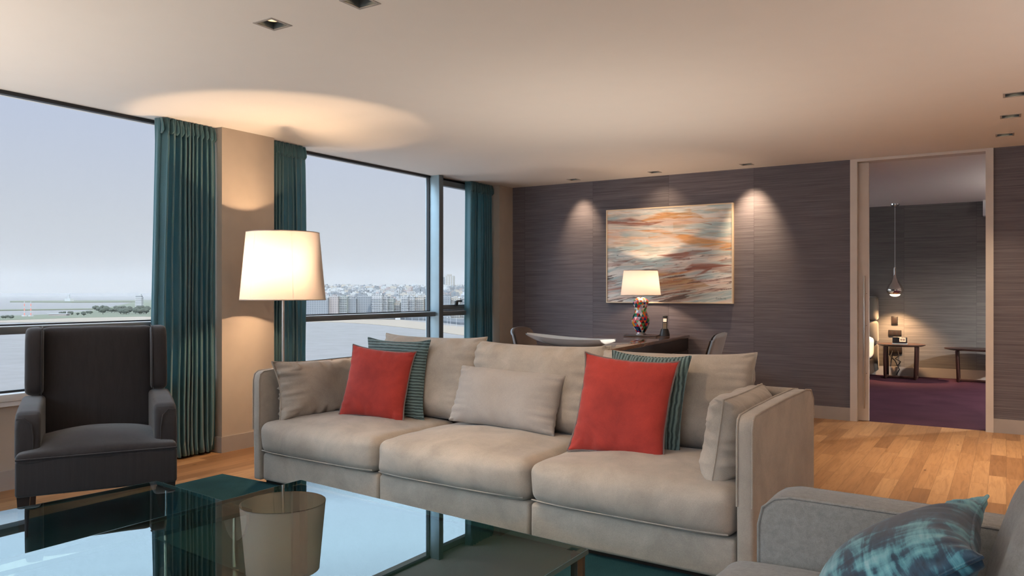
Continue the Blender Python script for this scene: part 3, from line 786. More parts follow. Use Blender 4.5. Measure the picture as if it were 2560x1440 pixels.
# ================================================================== PAINTING
def painting():
    x0, x1, z0, z1, yf = -3.764, -2.349, 1.096, 2.125, 7.925
    t = thing('painting', 'framed abstract painting in rust, ochre and pale blue streaks above the desk', 'painting', ((x0 + x1) / 2, YB, z0))
    W, Hh = x1 - x0, z1 - z0
    f = MB(); b = .012
    f.box(-W / 2, W / 2, -.047, -.002, 0, b); f.box(-W / 2, W / 2, -.047, -.002, Hh - b, Hh); f.box(-W / 2, -W / 2 + b, -.047, -.002, b, Hh - b); f.box(W / 2 - b, W / 2, -.047, -.002, b, Hh - b)
    f.build('picture_frame', M_cream, t, smooth=False)
    nx, nz = 460, 340
    U, V = np.meshgrid(np.linspace(0, 1, nx), np.linspace(0, 1, nz))   # V: 0 top .. 1 bottom
    rs = np.random.RandomState(4)
    def vnoise(u, v, su, sv, oct=4, seed=0):
        out = np.zeros_like(u); amp = 1; tot = 0
        for o_ in range(oct):
            r = np.random.RandomState(seed + o_ * 17).rand(128, 128)
            x = u * su * 2 ** o_ + 40; y = v * sv * 2 ** o_ + 40
            xi = np.floor(x).astype(int); yi = np.floor(y).astype(int); fx = x - xi; fy = y - yi
            fx = fx * fx * (3 - 2 * fx); fy = fy * fy * (3 - 2 * fy)
            g = lambda a, c: r[a % 128, c % 128]
            out += amp * ((g(xi, yi) * (1 - fx) + g(xi + 1, yi) * fx) * (1 - fy) + (g(xi, yi + 1) * (1 - fx) + g(xi + 1, yi + 1) * fx) * fy)
            tot += amp; amp *= .55
        return out / tot
    # stroke direction: nearly level at the top, rising to the right lower down
    sl = -.05 + .42 * np.clip(V - .25, 0, 1)
    Vs = V + sl * (U - .5) + .035 * (vnoise(U, V, 3, 3, 3, 90) - .5)
    col = np.zeros((nz, nx, 3)); pale = np.array([.84, .77, .70]); blue = np.array([.58, .69, .69]); white = np.array([.90, .88, .84]); pink = np.array([.84, .68, .60])
    n1 = vnoise(U, Vs, 2.2, 9, 4, 1)[..., None]; n2 = vnoise(U, Vs, 3, 14, 4, 2)[..., None]; n3 = vnoise(U, Vs, 2, 7, 4, 3)[..., None]
    sm = lambda x, a, b: np.clip((x - a) / (b - a), 0, 1) ** 2 * (3 - 2 * np.clip((x - a) / (b - a), 0, 1))
    col[:] = pale
    col = col * (1 - sm(n1, .45, .6)) + blue * sm(n1, .45, .6)
    col = col * (1 - sm(n2, .5, .62)) + white * sm(n2, .5, .62)
    col = col * (1 - .8 * sm(n3, .56, .7)) + pink * .8 * sm(n3, .56, .7)
    def band(pts, wid, c, a=1., seed=0, rag=.5, soft=.5):
        nonlocal col
        pu = np.array([p[0] for p in pts]); pv = np.array([p[1] for p in pts]); pw = np.array(wid)
        i0, i1 = max(0, int(pu[0] * nx) - 1), min(nx, int(pu[-1] * nx) + 2); mg_ = pw.max() * 2.5 + .04
        j0, j1 = max(0, int((pv.min() - mg_) * nz)), min(nz, int((pv.max() + mg_) * nz) + 2)
        Uc, Vc, Vsc = U[j0:j1, i0:i1], V[j0:j1, i0:i1], Vs[j0:j1, i0:i1]
        cv = np.interp(Uc, pu, pv); cw = np.interp(Uc, pu, pw)
        cw = np.where((Uc < pu[0]) | (Uc > pu[-1]), 0, cw)
        nn = vnoise(Uc, Vsc, 5, 26, 4, seed + 30)
        d = (Vc - cv) + (nn - .5) * rag * (cw * 1.6 + .022)
        k = np.clip((cw - np.abs(d)) / (cw * soft + .004), 0, 1) * a * (cw > .0005)
        k = k[..., None] * (.8 + .2 * vnoise(Uc, Vsc, 8, 40, 2, seed + 60)[..., None])
        col[j0:j1, i0:i1] = col[j0:j1, i0:i1] * (1 - k) + np.array(c) * k
    och = (.80, .42, .14); och2 = (.72, .45, .22); rust = (.36, .13, .085); dk = (.05, .05, .055); gold = (.66, .33, .10)
    band([(.2, .15), (.5, .07), (.65, .10), (.8, .10)], [.0, .05, .03, .0], och, .9, 1)
    band([(.42, .1), (.68, .07), (.8, .14)], [.0, .05, .0], och2, .9, 2)
    band([(.55, .2), (.7, .2)], [.04, .0], och2, .6, 3)
    band([(.2, .22), (.45, .25), (.7, .36), (.85, .40), (1, .44)], [.0, .03, .06, .07, .06], och, .9, 4)
    band([(.35, .30), (.6, .28)], [.02, .02], och2, .6, 5)
    band([(.0, .12), (.2, .13), (.35, .165), (.5, .14)], [.025, .045, .028, .0], rust, .95, 6, .35)
    band([(.0, .15), (.2, .17), (.45, .2)], [.002, .005, .0], dk, .9, 7, .2)
    band([(.3, .19), (.48, .21)], [.001, .006], dk, .9, 8, .2)
    band([(.56, .26), (.7, .275), (.85, .31)], [.003, .006, .0], rust, 1, 9, .2)
    band([(.7, .15), (.85, .2)], [.0, .008], rust, .9, 10, .3)
    band([(.0, .60), (.1, .58), (.24, .53)], [.025, .035, .0], rust, .9, 11, .4)
    band([(.42, .50), (.6, .515), (.72, .48), (.85, .46)], [.004, .04, .04, .006], rust, .95, 12, .5)
    band([(.55, .57), (.68, .54)], [.0, .014], rust, .9, 13, .3)
    band([(.60, .70), (.7, .62), (.85, .62), (1, .62)], [.02, .045, .035, .006], rust, .95, 14, .5)
    band([(.72, .73), (.8, .68), (.85, .65)], [.01, .02, .01], rust, .9, 15, .5)
    band([(.95, .46), (1, .45)], [.006, .012], rust, .9, 16)
    band([(.3, .63), (.4, .61)], [.012, .004], rust, .8, 17)
    band([(.42, .70), (.55, .70), (.75, .66)], [.035, .03, .0], gold, .85, 18, .5)
    band([(.42, .83), (.55, .80), (.7, .80), (.85, .83)], [.08, .08, .06, .0], (.60, .38, .17), .8, 19, .5)
    band([(.0, .875), (.12, .85)], [.012, .018], rust, .8, 20)
    band([(.02, .84), (.13, .79)], [.004, .008], dk, .85, 21, .3)
    band([(.42, .74), (.6, .68), (.75, .64)], [.012, .010, .0], rust, 1, 22, .3)
    band([(.55, .77), (.7, .745), (.88, .71)], [.012, .010, .0], (.16, .07, .05), .9, 23, .3)
    for k in range(150):
        u = rs.rand() * .95; v = .45 + rs.rand() ** .8 * .52; L = .02 + rs.rand() ** 1.5 * .16; g = .10 + .30 * (v - .3)
        c = [dk, rust, (.22, .10, .08), (.16, .17, .19)][rs.randint(4)]
        band([(u, v), (u + L / 2, v - g * L * .6), (u + L, v - g * L * 1.15)], [.0, .0015 + rs.rand() ** 2 * .009, .0], c, .85, 100 + k, .5)
    for k in range(45):
        u = rs.rand() * .9; v = rs.rand() * .5; L = .05 + rs.rand() * .12
        band([(u, v), (u + L / 2, v + .004), (u + L, v + .01)], [.0, .003 + rs.rand() * .004, .0], [rust, (.3, .3, .32), och][rs.randint(3)], .6, 200 + k, .3)
    # thin dragged brush marks over everything
    def drag(su, sv, lo, hi, c, a, seed, wv):
        nonlocal col
        f = vnoise(U, Vs, su, sv, 4, seed)
        k = (sm(f, lo, hi) * a * wv)[..., None]; col = col * (1 - k) + np.array(c) * k
    low = sm(V, .40, .75); up = 1 - sm(V, .3, .6)
    drag(4, 34, .60, .66, rust, .5, 301, .25 + .75 * low); drag(5, 46, .63, .68, (.13, .07, .06), .85, 302, .15 + .85 * low)
    drag(3, 26, .58, .68, och, .3, 303, up); drag(4, 40, .60, .66, (.93, .91, .88), .45, 304, 1 + 0 * V); drag(4, 30, .60, .68, (.45, .58, .60), .4, 305, 1 + 0 * V)
    drag(3, 18, .56, .70, (.80, .50, .42), .3, 306, low)
    col *= (.93 + .14 * vnoise(U, Vs, 10, 90, 3, 307))[..., None]
    col = np.clip(col, 0, 1) ** 1.25
    verts = [(-W / 2 + b + (W - 2 * b) * U[j, i], -.038, Hh - b - (Hh - 2 * b) * V[j, i]) for j in range(nz) for i in range(nx)]
    faces = [(j * nx + i, (j + 1) * nx + i, (j + 1) * nx + i + 1, j * nx + i + 1) for j in range(nz - 1) for i in range(nx - 1)]
    me = mesh(verts, faces); ca = me.color_attributes.new('Col', 'FLOAT_COLOR', 'POINT')
    rgba = np.ones((nz * nx, 4), dtype=np.float32); rgba[:, :3] = col.reshape(-1, 3); ca.data.foreach_set('color', rgba.ravel())
    link('canvas', me, t, M_paint, smooth=False)
    # brushed signature, low right
    sg = MB(); bx, bz = W / 2 - .18, .045
    def st(pts): sg.tube([(bx + a * .011, -.0395, bz + c * .011) for a, c in pts], .0011, 5)
    st([(1.4, 1.5), (.8, 1.8), (.2, 1), (.6, .1), (1.4, .3)]); st([(2, 1), (2, .2), (2.7, .2), (2.8, 1)]); st([(3.4, .1), (3.4, .9), (4, 1.0)])
    st([(4.6, 1.8), (4.6, .1), (5.3, .3), (5.2, .9), (4.7, .8)]); st([(5.9, 1), (5.9, .1)]); st([(8, 1.4), (8.2, .1)]); st([(9, 1.2), (9.6, 1.1), (9, .1), (9.8, .1)])
    sg.build('signature', M_black, t)
painting()

# ================================================================== DESK GROUP
desk = thing('desk', 'long glossy dark wood desk reaching out from the back wall', 'desk', (-2.81, 7.945, 0), R(4.17))
DL_, DW = 2.55, .77
MB().box(-DW, 0, -DL_, 0, .735, .765, .002).build('desktop', M_desk, desk)
MB().box(-DW + .03, -.012, -DL_ + .03, -.01, .62, .7345, .002).build('apron', M_darkwood, desk)
pd = MB().box(-DW + .04, -.02, -.62, -.02, .08, .6195, .002).build('pedestal', M_darkwood, desk)
for z0, z1 in ((.10, .27), (.28, .44), (.45, .61)):
    d = MB().box(-.0195, -.004, -.60, -.04, z0, z1, .002).build('drawer', M_darkwood, pd)
    MB().lathe([(0, 0), (.011, 0), (.011, .012), (0, .012)], 14, (0, 0, 0)).build('knob', M_steel, d).matrix_local = Matrix.Translation((-.004, -.32, (z0 + z1) / 2)) @ Matrix.Rotation(R(90), 4, 'Y')
for x in (-DW + .06, -.06):
    MB().box(x - .03, x + .03, -DL_ + .05, -DL_ + .11, 0, .6195, .003).build('leg', M_darkwood, desk)
MB().box(-DW + .06, -.05, -.60, -.06, 0, .08).build('plinth', M_black, desk, smooth=False)

def table_lamp():
    t = thing('table_lamp', 'lit table lamp with a multicoloured triangle mosaic body on the desk', 'lamp', (-3.215, 7.60, .7745))
    rnd = random.Random(5)
    prof = [(.045, .02), (.062, .05), (.082, .085), (.092, .12), (.094, .15), (.086, .185), (.070, .22), (.062, .25), (.066, .28), (.078, .31), (.082, .335), (.072, .362), (.05, .378), (.028, .386)]
    seg = 14; pal = [(.62, .02, .015), (.75, .10, .01), (.01, .13, .16), (.01, .02, .14), (.80, .78, .72), (.05, .28, .08), (.012, .012, .02), (.80, .28, .02), (.5, .45, .6), (.60, .03, .04), (.82, .76, .65)]
    verts = []; faces = []; fc = []
    for j, (r, z) in enumerate(prof):
        for k in range(seg):
            a = 2 * PI * (k + .5 * (j % 2)) / seg; verts.append((r * math.cos(a), r * math.sin(a), z))
    for j in range(len(prof) - 1):
        for k in range(seg):
            k2 = (k + 1) % seg; A, B, D, E = j * seg + k, j * seg + k2, (j + 1) * seg + k, (j + 1) * seg + k2
            tri = [(A, B, D), (B, E, D)] if j % 2 == 0 else [(A, E, D), (A, B, E)]
            for q in tri: faces.append(q); fc.append(rnd.choice(pal))
    faces.append(tuple(range(seg))[::-1]); fc.append((.02, .02, .02))
    me = mesh(verts, faces); ca = me.color_attributes.new('Col', 'FLOAT_COLOR', 'CORNER')
    for p, c in zip(me.polygons, fc):
        for li in p.loop_indices: ca.data[li].color = (*c, 1)
    link('mosaic_body', me, t, M_mosaic, smooth=False)
    MB().lathe([(0, 0), (.06, 0), (.06, .008), (.046, .014), (.044, .024), (0, .024)], 28).build('base', M_steel, t)
    MB().tube([(0, 0, .38), (0, 0, .46)], .008, 12).build('stem', M_steel, t)
    MB().tube([(0, 0, .45), (0, 0, .64)], .004, 10).build('harp', M_steel, t)
    shade('lamp_shade', .207, .175, .405, .667, t)
    point('bulb_light', t, (0.03, 0, .53), 13, (1., .68, .44), .02)
    return t
table_lamp()
mg = thing('magazine', 'flat folder under the mosaic table lamp on the desk', 'magazine', (-3.19, 7.58, .766), R(10))
MB().box(-.17, .17, -.12, .12, 0, .003, .001).build('back_cover', M_darkwood, mg)
MB().box(-.168, .166, -.117, .117, .0032, .006).build('pages', M_bedding, mg, smooth=False)
MB().box(-.17, .17, -.12, .12, .0062, .0078, .0005).build('front_cover', plain('dark_plum_card', (.10, .05, .05), .3), mg)
ph = thing('cordless_phone', 'black cordless telephone standing in its cradle on the desk', 'telephone', (-2.96, 7.62, .766), R(12))
MB().lathe([(0, 0), (.052, 0), (.052, .012), (.043, .05), (.034, .075), (0, .078)], 28).build('cradle', M_black, ph)
Mp = Matrix.Translation((0, .006, .045)) @ Matrix.Rotation(R(-9), 4, 'X')
hs = MB().box(-.024, .024, -.011, .011, 0, .165, .007, 3, M=Mp).build('handset', M_black, ph)
MB().box(-.017, .017, -.0125, -.0112, .098, .132, M=Mp).build('screen', emis('phone_display', (.95, .72, .5), .7), hs, smooth=False)
kp = MB()
for r_ in range(5):
    for c_ in range(3): kp.box(-.017 + c_ * .0125, -.008 + c_ * .0125, -.0125, -.0112, .03 + r_ * .0125, .038 + r_ * .0125, M=Mp)
kp.build('keypad', plain('lit_keys', (.5, .36, .2), .4), hs, smooth=False)
# white boat shaped bowl on the near end of the desk
def boat():
    t = MB(); nu, nv = 40, 12; L, Wd = .84, .24; V1 = []; 
    out = bmesh.new(); grid = []
    for side in (0, 1):
        g = []
        for i in range(nu + 1):
            u = -1 + 2 * i / nu; w = Wd / 2 * (max(0, 1 - abs(u) ** 2.6)) ** .7 + .012; row = []
            for j in range(nv + 1):
                v = -1 + 2 * j / nv
                depth = .075 * (1 - v * v) ** .9 * (1 - .75 * abs(u) ** 2.2)
                z = .075 + .02 * u * u - .012 * u - depth + (0.006 if side else 0) * (1 - v * v)
                row.append(out.verts.new((u * L / 2, v * w * (1 if not side else .96), z)))
            g.append(row)
        grid.append(g)
    for side in (0, 1):
        g = grid[side]
        for i in range(nu):
            for j in range(nv):
                out.faces.new((g[i][j], g[i + 1][j], g[i + 1][j + 1], g[i][j + 1]))
    for i in range(nu):
        for j in (0, nv): out.faces.new((grid[0][i][j], grid[0][i + 1][j], grid[1][i + 1][j], grid[1][i][j]))
    for j in range(nv):
        for i in (0, nu): out.faces.new((grid[0][i][j], grid[0][i][j + 1], grid[1][i][j + 1], grid[1][i][j]))
    t.add(out); o = t.build('bowl', M_white, None, ang=80)
    tag(o, 'long white boat shaped bowl on the near end of the desk', 'bowl'); o.location = (-3.0, 5.62, .767); o.rotation_euler = (0, 0, R(-3))
boat()
def side_chair(x, y, rz, label):
    t = thing('side_chair', label, 'chair', (x, y, 0), rz, 'chairs drawn up to the desk')
    # shell: local front = -y, backrest at +y
    def shell(off):
        vs = []; nu, nv = 12, 14
        for j in range(nv + 1):
            s = j / nv
            for i in range(nu + 1):
                u = -1 + 2 * i / nu; w = .23 - .02 * s
                yy = .16 + .10 * s - .05 * u * u * (1 - .2 * s) + off; z = .47 + .37 * s + (0.012 * (1 - u * u) if j == nv else 0) - .03 * (abs(u) ** 6) * (s > .9)
                vs.append((u * w, yy, z))
        return vs, nu, nv
    A, nu, nv = shell(0); B, _, _ = shell(.026)
    fs = [(j * (nu + 1) + i, j * (nu + 1) + i + 1, (j + 1) * (nu + 1) + i + 1, (j + 1) * (nu + 1) + i) for j in range(nv) for i in range(nu)]
    link('backrest', mesh(A, fs), t, M_chairshell); 
    o = link('back_shell', mesh(B, fs), t, M_chairgrey); sm = o.modifiers.new('s', 'SOLIDIFY'); sm.thickness = .022; sm.offset = 0
    MB().box(-.23, .23, -.24, .20, .42, .47, .02, 3).build('seat', M_chairshell, t)
    for sx in (-1, 1):
        for sy in (-1, 1): MB().tube([(sx * .18, sy * .18 - .02, .42), (sx * .21, sy * .21 - .02, 0)], [.013, .010], 12).build('leg', M_chrome, t)
    return t
side_chair(-4.02, 6.95, R(94), 'side chair with taupe back on the window side of the desk')
side_chair(-2.42, 6.93, R(-86), 'grey backed side chair on the doorway side of the desk')

# ================================================================== BEDROOM
pn = thing('pendant_lamp', 'chrome teardrop pendant lamp hanging in the bedroom', 'pendant lamp', (-1.337, 12.30, H))
MB().lathe([(0, 0), (.06, 0), (.058, -.02), (.03, -.042), (.008, -.055), (0, -.055)], 28).build('canopy', M_chrome, pn)
MB().tube([(0, 0, -.05), (0, 0, -.92)], .004, 8).build('cord', M_white, pn)
prof = [(.014, -.90), (.017, -.92), (.017, -1.0), (.026, -1.05), (.055, -1.11), (.09, -1.16), (.112, -1.21), (.115, -1.235), (.10, -1.265), (.072, -1.285)]
def gl():
    m = NT('mirrored_glass'); m.set(Base_Color=(.75, .68, .6), Metallic=1., Roughness=.08); return m.m
MB().lathe(prof, 36).build('shade', gl(), pn)
MB().lathe([(.070, -1.284), (.06, -1.30), (.035, -1.312), (0, -1.316)], 28).build('diffuser', emis('pendant_glow', (1., .72, .45), 9.), pn)
l = bpy.data.lights.new('spot', 'SPOT'); l.energy = 120; l.spot_size = R(112); l.spot_blend = .6; l.color = (1., .60, .30); l.shadow_soft_size = .04
o = bpy.data.objects.new('spot_source', l); C.objects.link(o); o.parent = pn; o.location = (0, 0, -1.33)
def loop_table(name, label, x, y, rx, ry, zt, cat):
    t = thing(name, label, cat, (x, y, 0))
    m = MB().lathe([(0, zt - .028), (rx * .86, zt - .028), (rx, zt - .012), (rx, zt), (0, zt)], 48); bmesh.ops.scale(m.bm, vec=(1, ry / rx, 1), verts=m.bm.verts)
    m.build('table_top', M_wood2, t)
    for s in (-1, 1):
        a = rx * .62
        MB().tube([(s * a * 1.05, -ry * .5, zt - .03), (s * a, -ry * .5, .06), (s * a, -ry * .46, .02), (s * a, ry * .46, .02), (s * a, ry * .5, .06), (s * a * 1.05, ry * .5, zt - .03)], .02, 10).build('leg', M_wood2, t)
    MB().tube([(-rx * .62, 0, .02), (rx * .62, 0, .02)], .016, 10).build('stretcher', M_wood2, t)
    return t
M_wood2 = plain('dark_reddish_wood', (.045, .018, .014), .3)
loop_table('bedside_table', 'round dark wood bedside table under the bedroom pendant', -1.25, 12.22, .305, .27, .485, 'side table')
loop_table('low_table', 'oval dark wood low table partly hidden by the right door jamb', -.27, 12.22, .45, .25, .455, 'side table')
ac = thing('alarm_clock', 'small black alarm clock with a lit face on the bedside table', 'clock', (-1.26, 12.16, .486), R(-3))
MB().box(-.095, .095, -.04, .04, .0, .012, .003).build('stand', M_white, ac)
MB().box(-.09, .09, -.035, .035, .0125, .10, .01, 3).build('body', M_black, ac)
sc = MB().box(0, .08, -.037, -.0355, .035, .09).build('screen', emis('clock_display', (.9, .62, .38), .8), ac, smooth=False)
dg = MB()
for k in range(4): dg.box(.014 + k * .014 + (.004 if k > 1 else 0), .023 + k * .014 + (.004 if k > 1 else 0), -.0385, -.0372, .05, .075)
dg.build('digits', M_black, sc, smooth=False)
def wallplate(x, z, w, h, label, n):
    t = thing('wall_switch', label, 'switch', (x, 12.60, z))
    MB().box(-w / 2, w / 2, -.014, -.0005, -h / 2, h / 2, .003).build('plate', M_black, t)
    for k in range(n): MB().box(-w / 2 + (k + .12) * w / n, -w / 2 + (k + .88) * w / n, -.018, -.0145, -h * .36, h * .36, .001).build('rocker', M_darkwood, t)
wallplate(-1.375, .80, .085, .125, 'upright black reading light plate on the bedroom wall', 1)
wallplate(-1.37, .618, .17, .088, 'wide black switch plate on the wall just above the clock', 3)
wallplate(-1.36, .37, .17, .10, 'black socket plate on the wall under the bedside table', 2)
cp = MB().tube([(-1.40, 12.575, .36), (-1.42, 12.54, .28), (-1.36, 12.53, .22), (-1.33, 12.54, .15), (-1.30, 12.5, .10), (-1.34, 12.5, .02)], .008, 8)
cp.tube([(-1.33, 12.575, .36), (-1.31, 12.55, .3), (-1.36, 12.54, .25), (-1.29, 12.54, .21), (-1.33, 12.52, .14)], .008, 8)
tag(cp.build('power_cord', M_black), 'tangled black cables hanging below the socket under the bedside table', 'cable')
cl = thing('fill_pendant', 'white drum pendant added to brighten the bedroom, out of sight beyond the door jamb', 'pendant lamp', (1.7, 10.3, H))  # unseen pendant, added for more light in the bedroom
MB().lathe([(0, 0), (.05, 0), (.05, -.02), (0, -.025)], 24).build('canopy', M_white, cl)
MB().tube([(0, 0, -.02), (0, 0, -.30)], .004, 8).build('cord', M_white, cl)
sh = MB().lathe([(.20, -.50), (.19, -.40)], 40).build('shade', M_shade, cl)
MB().tube([(-.19, 0, -.41), (.19, 0, -.41)], .002, 6).build('shade_carrier', M_steel, sh)
point('bulb_light', cl, (0, 0, -.45), 420, (1, .95, .88), .04)
bed = thing('bed', 'pale tufted headboard of a bed just inside the doorway', 'bed', (-2.4, 12.58, 0))
for k, (z0, z1) in enumerate(((.06, .47), (.47, .80), (.80, 1.15))):
    for q in range(6):
        xw = 1.70 / 6; xa = -.87 + q * xw
        soft_obj('headboard_pad', (xa + xw / 2, -.13 - (.02 if k else 0), (z0 + z1) / 2), (xw - .002, .22, z1 - z0), .05, M_head, bed, front=.03, n=14, wr=.002)
soft_obj('mattress', (0, -1.25, .42), (1.6, 1.95, .30), .06, M_bedding, bed, crown=.02, n=14)
MB().box(-.8, .8, -2.2, -.28, .06, .27, .01).build('bed_base', M_darkwood, bed)
for sx in (-.72, .72):
    for yy in (-2.1, -.4): MB().box(sx - .03, sx + .03, yy - .03, yy + .03, 0, .06).build('leg', M_darkwood, bed, smooth=False)

# ================================================================== OUTSIDE
EYE = Vector((0, 0, 1.22)); ZS = -44.8
FWD = Vector((-math.sin(R(32.26)), math.cos(R(32.26)), 0)); RGT = Vector((math.cos(R(32.26)), math.sin(R(32.26)), 0))
def survey(tan, dist, z):
    """a map position from its bearing off the window axis and its distance out"""
    p = FWD * dist + RGT * dist * tan; return Vector((p.x, p.y, z))
def far(name, col, rough=.9):
    return plain(name, tuple(c * .42 for c in col), rough)
def sea():
    m = NT('sea_water'); v = m.coord(scale=(.02, .02, .02)); f = m.noise(v, 3, 5)
    m.set(Base_Color=m.ramp(f, [(.3, (.19, .178, .172)), (.7, (.215, .205, .20))]), Roughness=.9, Specular_IOR_Level=.12); m.bump(f, .1, 1.)
    return m.m
sw = MB().prism([(-60, -10), (-24000, -3000), (-24000, 24000), (3000, 24000), (3000, 400), (0, 60)], ZS - 1, ZS).build('water', sea(), None, smooth=False)
tag(sw, 'calm grey bay seen through the windows', 'sea', None, 'stuff')
def land(name, pts, z0, z1, mat, label, cat, kind=None):
    P = [survey(a, b, 0) for a, b in pts]
    o = MB().prism([(p.x, p.y) for p in P], z0, z1).build(name, mat, None, smooth=False)
    return tag(o, label, cat, None, kind)
px = lambda x: (x - 1280) / 1958.
dist = lambda y: 46. * 1958 / (y - 729)
M_sand = far('beach_sand', (.62, .50, .38)); M_grass = far('park_grass', (.25, .27, .16)); M_city_ground = far('pale_ground', (.40, .38, .35))
beach = [(-150, 808), (0, 806.5), (355, 803), (600, 803.5), (766, 805), (850, 806), (930, 811), (1000, 818), (1062, 825), (1110, 832), (1150, 838), (1300, 850), (1500, 860)]
beach_far = [(1500, 826), (1300, 822), (1150, 817), (1110, 813), (1062, 807), (1000, 800), (850, 797), (766, 797), (600, 797), (355, 792), (200, 795), (0, 802), (-150, 803)]
land('sand_beach', [(px(a), dist(b)) for a, b in beach + beach_far], ZS, ZS + .5, M_sand, 'long pale sand beach curving along the bay', 'beach', 'stuff')
land('headland_ground', [(px(a), dist(b)) for a, b in [(-150, 803.2), (0, 802), (200, 795), (355, 792), (600, 797), (760, 797), (760, 750), (360, 750), (250, 774), (150, 786), (0, 791), (-150, 792)]], ZS, ZS + .8, M_grass, 'low green headland with trees behind the armchair', 'land', 'stuff')
land('breakwater', [(px(a), dist(b)) for a, b in [(-150, 778), (0, 777.5), (240, 774), (240, 772.6), (0, 775.6), (-150, 776)]], ZS, ZS + 2, M_grass, 'nearer thin breakwater across the bay at left', 'breakwater', 'stuff')
land('breakwater', [(px(a), dist(b)) for a, b in [(25, 756), (180, 757), (350, 756), (350, 752), (200, 752.5), (25, 754)]], ZS, ZS + 4, M_grass, 'farther thin spit of land under the horizon at left', 'breakwater', 'stuff')
# hillside under the town
hv = []; hf = []
rows = [(1290, ZS + 1), (1400, ZS + 3), (1600, ZS + 10), (1850, ZS + 22), (2100, ZS + 33), (2400, ZS + 41), (3200, ZS + 44)]
cols = [px(c) for c in range(730, 1700, 60)]
def hz(d):
    for (a, za), (b, zb) in zip(rows, rows[1:]):
        if a <= d <= b: return za + (zb - za) * (d - a) / (b - a)
    return rows[-1][1]
for d, z in rows:
    for c in cols: hv.append(survey(c, d, z))
nc = len(cols)
for j in range(len(rows) - 1):
    for i in range(nc - 1): hf.append((j * nc + i, j * nc + i + 1, (j + 1) * nc + i + 1, (j + 1) * nc + i))
tag(link('hillside_ground', mesh(hv, hf), None, M_city_ground), 'gently rising ground under the town across the bay', 'land', None, 'stuff')
def facade(name, wall, band, fl=3.0, bay=4.0):
    wall = tuple(c * .42 for c in wall); band = tuple(c * .42 for c in band)
    m = NT(name); tc = m.n('ShaderNodeTexCoord'); sp = m.n('ShaderNodeSeparateXYZ'); m.l(tc.outputs['Object'], sp.inputs[0])
    z = m.math('FRACT', m.math('DIVIDE', sp.outputs['Z'], fl)); a = m.math('MULTIPLY', m.math('GREATER_THAN', z, .38), m.math('LESS_THAN', z, .85))
    xy = m.math('FRACT', m.math('DIVIDE', m.math('ADD', sp.outputs['X'], m.math('MULTIPLY', sp.outputs['Y'], .7)), bay)); b = m.math('LESS_THAN', xy, .72)
    geo = m.n('ShaderNodeNewGeometry'); s2_ = m.n('ShaderNodeSeparateXYZ'); m.l(geo.outputs['Normal'], s2_.inputs[0])
    up = m.math('LESS_THAN', s2_.outputs['Z'], .5)
    k = m.math('MULTIPLY', m.math('MULTIPLY', a, b), up)
    m.set(Base_Color=m.mix(k, wall, band), Roughness=.8); return m.m
FW = facade('white_facade', (.78, .77, .75), (.34, .34, .36)); FG = facade('grey_facade', (.45, .47, .49), (.24, .26, .29)); FC = facade('cream_facade', (.74, .66, .56), (.36, .33, .31))
FP = facade('pinkish_facade', (.70, .60, .56), (.36, .33, .33)); FT = facade('greenish_facade', (.52, .55, .50), (.30, .32, .31)); FS = far('slab_white', (.8, .8, .79), .8)
front = [(758, 824, 745, FG, 'wide grey apartment block left of the row on the beachfront'), (825, 849, 741, FP, 'pinkish white beachfront block second from the lamp side'), (850.5, 871, 742, FT, 'greenish grey beachfront block beside the pinkish one'),
         (872.5, 894, 747, FG, 'lower dark grey beachfront block near the middle of the row'), (895.5, 930, 741, FG, 'broad grey beachfront block left of the bright white one'), (931.5, 958, 738, FW, 'bright white plain beachfront block in the middle of the row'),
         (959, 972, 742, FW, 'narrow white balconied block right of the bright white one'), (973, 987, 747, FT, 'small greenish beachfront block'), (988, 1004, 757, FC, 'low cream building, the shortest on the beachfront'),
         (1005, 1022, 742, FW, 'white beachfront block with dark balcony bands'), (1023, 1039, 743, FW, 'white beachfront block with balconies, left of the last one before the mullion'), (1040, 1062, 743, FC, 'cream beachfront block just left of the window mullion'),
         (1064, 1098, 748, FG, 'grey beachfront block hidden behind the window mullion'), (1103, 1127, 743, FG, 'grey beachfront block seen through the narrow window'), (1128, 1152, 745, FC, 'beige beachfront block by the far curtain'), (1153, 1185, 742, FW, 'white beachfront block behind the far curtain')]
def facing(v): return math.atan2(v.y, v.x) - PI / 2
for k, (a, b, y, mt, lab) in enumerate(front):
    D = 1320 + (k * 37 % 30); w_ = (b - a) / 1958 * D; top = 1.22 - (y - 729) / 1958 * D; c = survey(px((a + b) / 2), D + 12, ZS + 1)
    t = thing('apartment_building', lab, 'building', c, facing(RGT) + PI / 2 + R(random.uniform(-4, 4)), 'beachfront apartment blocks across the bay')
    hh = top - c.z; dp = 20
    bd = MB().box(-w_ / 2, w_ / 2, -dp / 2, dp / 2, 0, hh).build('walls', mt, t, smooth=False)
    MB().box(-w_ * .22, w_ * .15, -dp * .2, dp * .25, hh, hh + 3).build('rooftop_room', mt, t, smooth=False)
    MB().box(-w_ / 2 - .4, w_ / 2 + .4, -dp / 2 - .4, dp / 2 + .4, hh + .01, hh + .5).build('parapet', FS, t, smooth=False)
    if mt in (FW, FC, FT):
        bl = MB()
        for f_ in range(1, int(hh // 3)): bl.box(-w_ / 2 + 1, w_ / 2 - 1, -dp / 2 - 1.6, -dp / 2 - .02, f_ * 3 - .2, f_ * 3 + .7)
        o = bl.build('balconies', FS, t, smooth=False)
